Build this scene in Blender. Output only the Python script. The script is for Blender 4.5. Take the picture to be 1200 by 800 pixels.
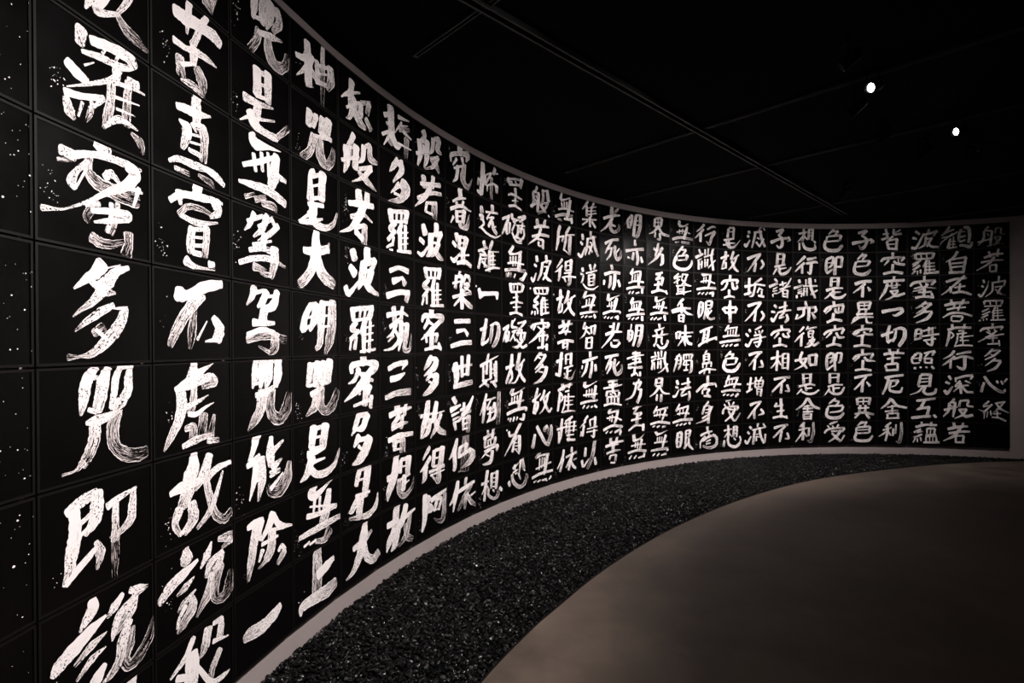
import bpy, bmesh, math, random
import numpy as np
from mathutils import Vector, Matrix

sc = bpy.context.scene
for o in list(bpy.data.objects): bpy.data.objects.remove(o)
C = sc.collection
R = math.radians

# ------------------------------------------------------------------ camera
cam_d = bpy.data.cameras.new('camera'); cam = bpy.data.objects.new('camera', cam_d); C.objects.link(cam)
cam_d.sensor_width = 36; cam_d.lens = 36*608.5/1200
cam_d.shift_x = -26.13/1200; cam_d.shift_y = 8.63/1200
cam_d.clip_start = .05; cam_d.clip_end = 100
pit, rol = -.0034195, .0053107
fw = Vector((0, math.cos(pit), math.sin(pit))); up = Vector((0, -math.sin(pit), math.cos(pit))); rt = Vector((1, 0, 0))
rt2 = rt*math.cos(rol) - up*math.sin(rol); up2 = rt*math.sin(rol) + up*math.cos(rol)
M = Matrix.Identity(4)
for i in range(3): M[i][0] = rt2[i]; M[i][1] = up2[i]; M[i][2] = -fw[i]
M[2][3] = 1.5
cam.matrix_world = M
sc.camera = cam

# ------------------------------------------------------------------ world, exposure
w = bpy.data.worlds.new('dark_room'); sc.world = w; w.use_nodes = True
w.node_tree.nodes['Background'].inputs[0].default_value = (.9, .85, .85, 1)
w.node_tree.nodes['Background'].inputs[1].default_value = .0005
sc.view_settings.view_transform = 'Standard'; sc.view_settings.look = 'None'
sc.view_settings.exposure = 0; sc.view_settings.gamma = 1
sc.view_settings.use_curve_mapping = False
sc.cycles.transparent_max_bounces = 16

# ------------------------------------------------------------------ the plan of the room (metres)
SEAMS = [(-1.2997,0.9629), (-1.3069,1.3563), (-1.2901,1.7494), (-1.2495,2.1407), (-1.1848,2.5288), (-1.0961,2.9121), (-0.9832,3.2890), (-0.8462,3.6579), (-0.6855,4.0170), (-0.5015,4.3647), (-0.2948,4.6995), (-0.0660,5.0196), (0.1839,5.3235), (0.4540,5.6096), (0.7432,5.8764), (1.0502,6.1224), (1.3736,6.3464), (1.7121,6.5469), (2.0640,6.7229), (2.4276,6.8733), (2.8011,6.9971), (3.1825,7.0936), (3.5699,7.1622), (3.9613,7.2025), (4.3545,7.2144), (4.7476,7.1978), (5.1385,7.1529), (5.5251,7.0799), (5.9054,6.9792), (6.2775,6.8514)]
ZTOP, ZBOT = 3.1192, .1192
CEIL = 3.195
CX, CY, CR = 4.3829, 1.5503, 5.6556          # centre and radius of the curved wall
NROW = 9
PH = (ZTOP-ZBOT)/NROW
LAMPS = [((1.611, 0.541, 3.08), (-0.932, -0.384, 1.15), 197, 88, 1.0, 'black track spotlight aimed at the curved wall, first of the arc counted from the left'),
  ((1.44, 1.345, 3.08), (-1.259, 1.156, 1.15), 344, 88, 1.0, 'black track spotlight aimed at the curved wall, second of the arc counted from the left'),
  ((1.497, 2.164, 3.08), (-1.149, 2.726, 1.15), 328, 88, 1.0, 'black track spotlight aimed at the curved wall, third of the arc counted from the left'),
  ((1.754, 2.89, 3.08), (-0.656, 4.118, 1.15), 312, 88, 1.0, 'black track spotlight aimed at the curved wall, fourth of the arc counted from the left'),
  ((2.157, 3.486, 3.08), (0.115, 5.261, 1.15), 295, 88, 1.0, 'black track spotlight aimed at the curved wall, fifth of the arc counted from the left'),
  ((2.649, 3.937, 3.08), (1.059, 6.126, 1.15), 287, 88, 1.0, 'black track spotlight aimed at the curved wall, sixth of the arc counted from the left'),
  ((3.183, 4.245, 3.08), (2.083, 6.717, 1.15), 271, 88, 1.0, 'black track spotlight aimed at the curved wall, seventh of the arc counted from the left'),
  ((3.719, 4.425, 3.08), (3.111, 7.061, 1.15), 213, 88, 1.0, 'black track spotlight aimed at the curved wall, eighth of the arc counted from the left'),
  ((4.331, 4.5, 3.08), (4.284, 7.205, 1.15), 189, 88, 1.0, 'black track spotlight aimed at the curved wall, ninth of the arc counted from the left'),
  ((4.946, 4.446, 3.08), (5.462, 7.102, 1.15), 29, 88, 1.0, 'black track spotlight aimed at the curved wall, tenth of the arc counted from the left'),
  ((3.25, 5.43, 3.08), (1.9, 6.6, 1.6), 110, 90, 1.0, 'black track spotlight hung closest to the far wall, aimed left'),
  ((2.06822, 3.16316, 3.07), (-1.15, 1.25, 1.5), 50, 50, 1.0, 'lit spotlight with bright white lens, nearer and higher of the two seen'),
  ((3.1252400000000002, 3.82202, 3.07), (-1.2, 2.3, 1.6), 60, 50, 1.0, 'lit spotlight with bright white lens, farther and lower of the two seen')]

# ------------------------------------------------------------------ helpers
def tag(o, label=None, cat=None, group=None, kind=None):
    if label: o['label'] = label
    if cat: o['category'] = cat
    if group: o['group'] = group
    if kind: o['kind'] = kind
    return o
def link(name, me, mat=None, parent=None):
    o = bpy.data.objects.new(name, me); C.objects.link(o)
    if mat and me and not me.materials: me.materials.append(mat)
    if parent: o.parent = parent
    return o
def pydata(name, V, F, smooth=False):
    me = bpy.data.meshes.new(name); me.from_pydata([tuple(v) for v in V], [], [tuple(f) for f in F]); me.update()
    if smooth: me.polygons.foreach_set('use_smooth', [True]*len(me.polygons))
    return me
def empty(name, loc, rz=0):
    o = bpy.data.objects.new(name, None); C.objects.link(o); o.location = loc; o.rotation_euler = (0, 0, rz); o.empty_display_size = .1
    return o
def box_into(V, F, x0, x1, y0, y1, z0, z1):
    b = len(V)
    V += [(x0,y0,z0),(x1,y0,z0),(x1,y1,z0),(x0,y1,z0),(x0,y0,z1),(x1,y0,z1),(x1,y1,z1),(x0,y1,z1)]
    F += [(b,b+3,b+2,b+1),(b+4,b+5,b+6,b+7),(b,b+1,b+5,b+4),(b+1,b+2,b+6,b+5),(b+2,b+3,b+7,b+6),(b+3,b,b+4,b+7)]
def lathe(name, prof, n=20, cap=True):
    V, F = [], []
    for r, z in prof:
        for k in range(n): V.append((r*math.cos(2*math.pi*k/n), r*math.sin(2*math.pi*k/n), z))
    for i in range(len(prof)-1):
        for k in range(n): F.append((i*n+k, i*n+(k+1)%n, (i+1)*n+(k+1)%n, (i+1)*n+k))
    if cap: F.append(tuple(range(n))[::-1]); F.append(tuple((len(prof)-1)*n+k for k in range(n)))
    return pydata(name, V, F, True)

# ------------------------------------------------------------------ materials
def mat(name, col, rough=.5, metal=0, spec=.5):
    m = bpy.data.materials.new(name); m.use_nodes = True
    b = m.node_tree.nodes['Principled BSDF']
    b.inputs['Base Color'].default_value = (*col, 1); b.inputs['Roughness'].default_value = rough
    b.inputs['Metallic'].default_value = metal; b.inputs['Specular IOR Level'].default_value = spec
    return m
class NT:
    def __init__(s, m): s.t = m.node_tree; s.b = s.t.nodes['Principled BSDF']
    def n(s, typ, **kw):
        nd = s.t.nodes.new(typ)
        for k, v in kw.items(): setattr(nd, k, v)
        return nd
    def l(s, a, b): s.t.links.new(a, b)
    def math(s, op, a, b=None, c=None, clamp=False):
        nd = s.n('ShaderNodeMath', operation=op); nd.use_clamp = clamp
        for i, x in enumerate((a, b, c)):
            if x is None: continue
            if isinstance(x, (int, float)): nd.inputs[i].default_value = x
            else: s.l(x, nd.inputs[i])
        return nd.outputs[0]
    def noise(s, vec, scale, detail=2, rough=.5, dim='3D'):
        nd = s.n('ShaderNodeTexNoise', noise_dimensions=dim); nd.inputs['Scale'].default_value = scale
        nd.inputs['Detail'].default_value = detail; nd.inputs['Roughness'].default_value = rough
        if vec is not None: s.l(vec, nd.inputs['Vector'])
        return nd.outputs['Fac']
    def rng(s, v, a, b, c=0, d=1):
        nd = s.n('ShaderNodeMapRange'); s.l(v, nd.inputs[0])
        for i, x in enumerate((a, b, c, d)): nd.inputs[i+1].default_value = x
        return nd.outputs[0]
    def mix(s, f, a, b):
        nd = s.n('ShaderNodeMix', data_type='RGBA'); s.l(f, nd.inputs[0])
        for i, x in ((6, a), (7, b)):
            if isinstance(x, tuple): nd.inputs[i].default_value = (*x, 1)
            else: s.l(x, nd.inputs[i])
        return nd.outputs[2]
    def comb(s, x, y, z):
        nd = s.n('ShaderNodeCombineXYZ')
        for i, v in enumerate((x, y, z)):
            if isinstance(v, (int, float)): nd.inputs[i].default_value = v
            else: s.l(v, nd.inputs[i])
        return nd.outputs[0]
    def bump(s, h, strength, dist):
        nd = s.n('ShaderNodeBump'); nd.inputs['Strength'].default_value = strength; nd.inputs['Distance'].default_value = dist
        s.l(h, nd.inputs['Height']); s.l(nd.outputs[0], s.b.inputs['Normal'])
    def coord(s, which='Object'): return s.n('ShaderNodeTexCoord').outputs[which]

# black lacquered board
m_board = mat('black_board', (.0020, .0016, .0016), .25, spec=.2)
t = NT(m_board); g = t.noise(t.coord(), 6, 4); t.l(t.rng(g, .3, .7, .19, .26), t.b.inputs['Roughness'])
m_rim = mat('charcoal_rim', (.0042, .0030, .0030), .42, spec=.22)
# grey painted wall
m_wall = mat('grey_paint', (.36, .31, .305), .75, spec=.25)
t = NT(m_wall); g = t.noise(t.coord(), 3, 5); t.l(t.mix(t.rng(g, .3, .7), (.295, .25, .243), (.325, .277, .268)), t.b.inputs['Base Color'])
t.bump(t.noise(t.coord(), 220, 2), .15, .001)
m_ceil = mat('black_ceiling_paint', (.0014, .0014, .0014), .9, spec=.05)
m_dark = mat('dark_wall_paint', (.02, .018, .018), .8, spec=.2)
m_track = mat('black_track_metal', (.008, .008, .008), .5, spec=.3)
m_house = mat('black_lamp_housing', (.0015, .0015, .0015), .8, spec=.05)
# concrete floor
m_floor = mat('concrete_floor', (.1, .08, .07), .5, spec=.35)
t = NT(m_floor); co = t.coord()
g1 = t.noise(co, .55, 6, .55); g2 = t.noise(co, 3.3, 8, .6); g3 = t.noise(co, 40, 3)
sm = t.math('ADD', t.math('MULTIPLY', g1, .6), t.math('MULTIPLY', g2, .4))
c1 = t.mix(t.rng(sm, .40, .60), (.072, .054, .042), (.172, .130, .102))
t.l(c1, t.b.inputs['Base Color']); t.l(t.rng(g2, .3, .7, .42, .62), t.b.inputs['Roughness'])
t.bump(g3, .12, .001)
m_edge = mat('black_metal_edging', (.004, .0035, .003), .6, spec=.1)
m_base = mat('gravel_underlay', (.006, .006, .006), .9)
# pebbles
m_peb = mat('black_pebble', (.02, .02, .021), .3, spec=.5)
t = NT(m_peb)
ri = t.n('ShaderNodeAttribute', attribute_type='INSTANCER', attribute_name='prand').outputs['Fac']
cr = t.n('ShaderNodeValToRGB'); t.l(ri, cr.inputs[0])
cr.color_ramp.elements[0].color = (.0025, .0025, .0027, 1); cr.color_ramp.elements[1].color = (.06, .057, .055, 1)
cr.color_ramp.elements[0].position = .0
e = cr.color_ramp.elements.new(.8); e.color = (.006, .006, .006, 1)
e = cr.color_ramp.elements.new(.97); e.color = (.014, .013, .013, 1)
t.l(cr.outputs[0], t.b.inputs['Base Color']); t.l(t.rng(t.math('FRACT', t.math('MULTIPLY', ri, 37.7)), .5, .97, .04, .7), t.b.inputs['Specular IOR Level']); t.l(t.rng(t.noise(t.coord(), 60, 2), .3, .7, .12, .3), t.b.inputs['Roughness'])
# white brush ink
m_ink = mat('white_brush_ink', (.84, .79, .78), .6, spec=.3)
t = NT(m_ink)
u1 = t.n('ShaderNodeUVMap', uv_map='stroke').outputs[0]; u2 = t.n('ShaderNodeUVMap', uv_map='wet').outputs[0]
s1 = t.n('ShaderNodeSeparateXYZ'); t.l(u1, s1.inputs[0]); s2 = t.n('ShaderNodeSeparateXYZ'); t.l(u2, s2.inputs[0])
a, s = s1.outputs[0], s1.outputs[1]; dry, rnd = s2.outputs[0], s2.outputs[1]     # across (0 centre, in mm*.1), along (same unit)
rz = t.math('MULTIPLY', rnd, 57.3)
st = t.noise(t.comb(t.math('MULTIPLY', a, 4.6), t.math('MULTIPLY', s, .2), rz), 1, 2, .6)
st = t.rng(st, .3, .7)
dt = t.noise(t.comb(t.math('MULTIPLY', a, 2.2), t.math('MULTIPLY', s, 1.5), t.math('ADD', rz, 9)), 1, 1, .5)
sp = t.math('MULTIPLY', t.rng(dt, .60, .65), t.rng(dry, .0, .1))
s3 = t.n('ShaderNodeSeparateXYZ'); u3 = t.n('ShaderNodeUVMap', uv_map='rim').outputs[0]; t.l(u3, s3.inputs[0])
rim = t.rng(t.math('ABSOLUTE', s3.outputs[0]), .8, .95)
d2 = t.math('SUBTRACT', dry, t.math('MULTIPLY', rim, .38))
al = t.math('SUBTRACT', st, d2); al = t.rng(al, -.10, .12)
al = t.math('MULTIPLY', al, t.math('SUBTRACT', 1, sp), clamp=True)
t.l(t.mix(t.rng(d2, .2, .75), (.86, .80, .79), (.52, .44, .43)), t.b.inputs['Base Color'])
t.l(al, t.b.inputs['Alpha'])

def ring(r, a0, a1, n, cx=CX, cy=CY):
    return [(cx+r*math.cos(a0+(a1-a0)*i/n), cy+r*math.sin(a0+(a1-a0)*i/n)) for i in range(n+1)]

# ------------------------------------------------------------------ structure
def strip_wall(name, inner, outer, z0, z1, m):
    n = len(inner); V = []
    for P in (inner, outer):
        for z in (z0, z1): V += [(x, y, z) for x, y in P]
    F = []
    for i in range(n-1):
        F += [(i, n+i, n+i+1, i+1), (2*n+i, 2*n+i+1, 3*n+i+1, 3*n+i), (n+i, 3*n+i, 3*n+i+1, n+i+1), (i, i+1, 2*n+i+1, 2*n+i)]
    F += [(0, 2*n, 3*n, n), (n-1, 2*n-1, 4*n-1, 3*n-1)]
    return tag(link(name, pydata(name, V, F), m), kind='structure')
# wall line: the panels' backs stand on it
S = np.array(SEAMS)
d0 = S[0]-S[1]; d1 = S[-1]-S[-2]
ext = [tuple(S[0]+d0*k) for k in (10, 5, 1)]
ang = math.atan2(S[-1][1]-CY, S[-1][0]-CX)
tail = []
th = math.atan2(d1[1], d1[0]); p = S[-1].copy()
for k in range(9):
    th -= R(3.9); p = p + .393*np.array([math.cos(th), math.sin(th)]); tail.append(tuple(p))
line = np.array(ext + [tuple(x) for x in S] + tail)
tg = np.gradient(line, axis=0); tg /= np.linalg.norm(tg, axis=1)[:, None]
nrm = np.stack([tg[:, 1], -tg[:, 0]], 1)            # towards the room
front = [tuple(p) for p in line - nrm*.036]; back = [tuple(p) for p in line - nrm*.22]
strip_wall('wall_left', front, back, -.2, CEIL, m_wall)

# floor polygon and gravel bed
EDGE = [(-.62, 1.1), (-.46, 1.75), (-.245, 2.317), (-.036, 2.725), (.119, 2.975), (.407, 3.410), (.799, 3.905), (1.244, 4.385), (1.912, 4.985), (2.62, 5.50), (3.24, 5.855), (4.0, 6.17), (4.80, 6.43), (5.55, 6.60), (6.30, 6.665), (7.1, 6.60), (7.9, 6.3)]
def catmull(P, per):
    P = [np.array(p, float) for p in P]; P = [2*P[0]-P[1]] + P + [2*P[-1]-P[-2]]; out = []
    for i in range(1, len(P)-2):
        for k in range(per):
            u = k/per
            out.append(.5*((2*P[i]) + (P[i+1]-P[i-1])*u + (2*P[i-1]-5*P[i]+4*P[i+1]-P[i+2])*u*u + (-P[i-1]+3*P[i]-3*P[i+1]+P[i+2])*u**3))
    out.append(P[-2]); return np.array(out)
ed = catmull([(-.75, -.6), (-.72, .3)] + EDGE, 6)
V = [(x, y, 0) for x, y in ed]; n = len(V)
V += [(12, 6.3-.01*0, 0), (12, -6, 0), (-.75, -6, 0)]
me = bpy.data.meshes.new('floor'); bm = bmesh.new(); vs = [bm.verts.new(v) for v in V]; f = bm.faces.new(vs)
bmesh.ops.triangulate(bm, faces=[f]); bm.normal_update()
for f in bm.faces:
    if f.normal.z < 0: f.normal_flip()
bm.to_mesh(me); bm.free()
tag(link('floor', me, m_floor), kind='structure')
# floor continues as slab under the bed (lower) so nothing is open
V, F = [], []; box_into(V, F, -4, 12.2, -6.2, 9.5, -.25, -.05)
tag(link('floor_underlay', pydata('floor_underlay', V, F), m_base), kind='structure')
V, F = [], []; box_into(V, F, -4, 12.2, -6.2, 9.5, CEIL, CEIL+.2)
tag(link('ceiling', pydata('ceiling', V, F), m_ceil), kind='structure')
for nm, b in (('wall_right', (12, 12.2, -6.2, 9.5)), ('wall_front', (-4, 12.2, -6.2, -6)), ('wall_back', (-4, 12.2, 9.3, 9.5))):
    V, F = [], []; box_into(V, F, *b, -.2, CEIL); tag(link(nm, pydata(nm, V, F), m_dark), kind='structure')
# edging: a thin steel strip between floor and bed
tgE = np.gradient(ed, axis=0); tgE /= np.linalg.norm(tgE, axis=1)[:, None]; nE = np.stack([-tgE[:, 1], tgE[:, 0]], 1)
V, F = [], []
for P, z in ((ed+nE*.001, -.05), (ed+nE*.001, .003), (ed+nE*.009, .003), (ed+nE*.009, -.05)): V += [(x, y, z) for x, y in P]
n = len(ed)
for j in range(3):
    for i in range(n-1): F.append((j*n+i, j*n+i+1, (j+1)*n+i+1, (j+1)*n+i))
tag(link('trim_1', pydata('trim_1', V, F), m_edge), kind='structure')

# ------------------------------------------------------------------ gravel (nobody could count it)
rng = np.random.default_rng(5)
def gravel_points(step, z0, zr):
    pts = []
    xs = np.arange(-1.4, 8.0, step); ys = np.arange(-.5, 7.4, step*.9)
    G = np.stack(np.meshgrid(xs, ys), -1).reshape(-1, 2)
    G = G + rng.uniform(-.42, .42, G.shape)*step
    E = ed+nE*.018; Wl = line - nrm*.036 + nrm*.008
    def side(Q, L):       # signed distance to polyline, positive on its left
        best = np.full(len(Q), 1e9); sg = np.zeros(len(Q))
        for i in range(len(L)-1):
            a, b = L[i], L[i+1]; d = b-a; t_ = np.clip(((Q-a)@d)/(d@d), 0, 1)
            q = Q-(a+t_[:, None]*d); dist = np.hypot(q[:, 0], q[:, 1]); cr_ = d[0]*(Q-a)[:, 1]-d[1]*(Q-a)[:, 0]
            m_ = dist < best; best[m_] = dist[m_]; sg[m_] = np.sign(cr_[m_])
        return best*sg
    k = (side(G, E) > 0) & (side(G, Wl) < 0)
    G = G[k]
    k = (G[:, 1] > .6)
    G = G[k]
    return np.column_stack([G, z0+rng.uniform(-zr, zr, len(G))])
P = np.vstack([gravel_points(.0185, -.024, .006), gravel_points(.021, -.014, .008)])
me = bpy.data.meshes.new('gravel_bed'); me.vertices.add(len(P)); me.vertices.foreach_set('co', P.ravel()); me.update()
gr = link('gravel_bed', me)
tag(gr, 'bed of glossy black pebbles along the foot of the curved wall', 'gravel', kind='stuff')
ng = bpy.data.node_groups.new('pebbles', 'GeometryNodeTree')
ng.interface.new_socket('Geometry', in_out='INPUT', socket_type='NodeSocketGeometry'); ng.interface.new_socket('Geometry', in_out='OUTPUT', socket_type='NodeSocketGeometry')
N = ng.nodes; Lk = ng.links.new
gi = N.new('NodeGroupInput'); go = N.new('NodeGroupOutput')
join = N.new('GeometryNodeJoinGeometry')
for k, (sx, sy, sz, sd) in enumerate([(1, .78, .5, 1), (1.15, .7, .55, 2), (.85, .8, .62, 3), (1.25, .85, .42, 4), (.95, .65, .6, 5)]):
    ico = N.new('GeometryNodeMeshIcoSphere'); ico.inputs['Radius'].default_value = 1; ico.inputs['Subdivisions'].default_value = 3
    tr = N.new('GeometryNodeTransform'); tr.inputs['Scale'].default_value = (sx, sy, sz); Lk(ico.outputs[0], tr.inputs[0])
    sp_ = N.new('GeometryNodeSetPosition'); Lk(tr.outputs[0], sp_.inputs[0])
    nz = N.new('ShaderNodeTexNoise'); nz.inputs['Scale'].default_value = 1.1; nz.inputs['Detail'].default_value = 1
    ps = N.new('GeometryNodeInputPosition'); ad = N.new('ShaderNodeVectorMath'); ad.operation = 'ADD'; ad.inputs[1].default_value = (sd*7.1, sd*3, 0); Lk(ps.outputs[0], ad.inputs[0]); Lk(ad.outputs[0], nz.inputs['Vector'])
    sb = N.new('ShaderNodeVectorMath'); sb.operation = 'SUBTRACT'; Lk(nz.outputs['Color'], sb.inputs[0]); sb.inputs[1].default_value = (.5, .5, .5)
    sl = N.new('ShaderNodeVectorMath'); sl.operation = 'SCALE'; sl.inputs['Scale'].default_value = .9; Lk(sb.outputs[0], sl.inputs[0]); Lk(sl.outputs[0], sp_.inputs['Offset'])
    ss = N.new('GeometryNodeSetShadeSmooth'); Lk(sp_.outputs[0], ss.inputs[0])
    gi2 = N.new('GeometryNodeGeometryToInstance'); Lk(ss.outputs[0], gi2.inputs[0]); Lk(gi2.outputs[0], join.inputs[0])
iop = N.new('GeometryNodeInstanceOnPoints'); Lk(gi.outputs[0], iop.inputs['Points']); Lk(join.outputs[0], iop.inputs['Instance']); iop.inputs['Pick Instance'].default_value = True
ri_ = N.new('FunctionNodeRandomValue'); ri_.data_type = 'INT'; ri_.inputs['Min'].default_value = 0; ri_.inputs['Max'].default_value = 4
Lk([x for x in ri_.outputs if x.type == 'INT'][0], iop.inputs['Instance Index'])
for s_ in ri_.inputs:
    if s_.type == 'INT' and s_.name == 'Min': s_.default_value = 0
    if s_.type == 'INT' and s_.name == 'Max': s_.default_value = 4
rr = N.new('FunctionNodeRandomValue'); rr.data_type = 'FLOAT_VECTOR'
rr.inputs[0].default_value = (-.55, -.55, 0); rr.inputs[1].default_value = (.55, .55, 6.283); Lk(rr.outputs[0], iop.inputs['Rotation'])
rs = N.new('FunctionNodeRandomValue'); rs.data_type = 'FLOAT'
for s_ in rs.inputs:
    if s_.type == 'VALUE' and s_.name == 'Min': s_.default_value = .0085
    if s_.type == 'VALUE' and s_.name == 'Max': s_.default_value = .0145
Lk([x for x in rs.outputs if x.type == 'VALUE'][0], iop.inputs['Scale'])
sa = N.new('GeometryNodeStoreNamedAttribute'); sa.data_type = 'FLOAT'; sa.domain = 'INSTANCE'; sa.inputs['Name'].default_value = 'prand'
rp = N.new('FunctionNodeRandomValue'); rp.data_type = 'FLOAT'; rp.inputs['Seed'].default_value = 7
Lk([x for x in rp.outputs if x.type == 'VALUE'][0], [x for x in sa.inputs if x.name == 'Value'][0])
Lk(iop.outputs[0], sa.inputs[0])
sm_ = N.new('GeometryNodeSetMaterial'); sm_.inputs['Material'].default_value = m_peb; Lk(sa.outputs[0], sm_.inputs[0]); Lk(sm_.outputs[0], go.inputs[0])
gm = gr.modifiers.new('pebbles', 'NODES'); gm.node_group = ng
me.materials.append(m_peb)

# ------------------------------------------------------------------ the writing
COLS = ["般若波羅蜜多心経", "觀自在菩薩行深般若", "波羅蜜多時照見五蘊", "皆空度一切苦厄舍利", "子色不異空空不異色", "色即是空空即是色受", "想行識亦復如是舍利", "子是諸法空相不生不", "滅不垢不淨不增不減", "是故空中無色無受想", "行識無眼耳鼻舌身意", "無色聲香味觸法無眼", "界乃至無意識界無無", "明亦無無明盡乃至無", "老死亦無老死盡無苦", "集滅道無智亦無得以", "無所得故菩提薩埵依", "般若波羅蜜多故心無", "罣礙無罣礙故無有恐", "怖遠離一切顛倒夢想", "究竟涅槃三世諸佛依", "般若波羅蜜多故得阿", "耨多羅三藐三菩提故", "知般若波羅蜜多是大", "神咒是大明咒是無上", "咒是無等等咒能除一", "切苦真實不虛故說般", "若波羅蜜多咒即說咒"]
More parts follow.
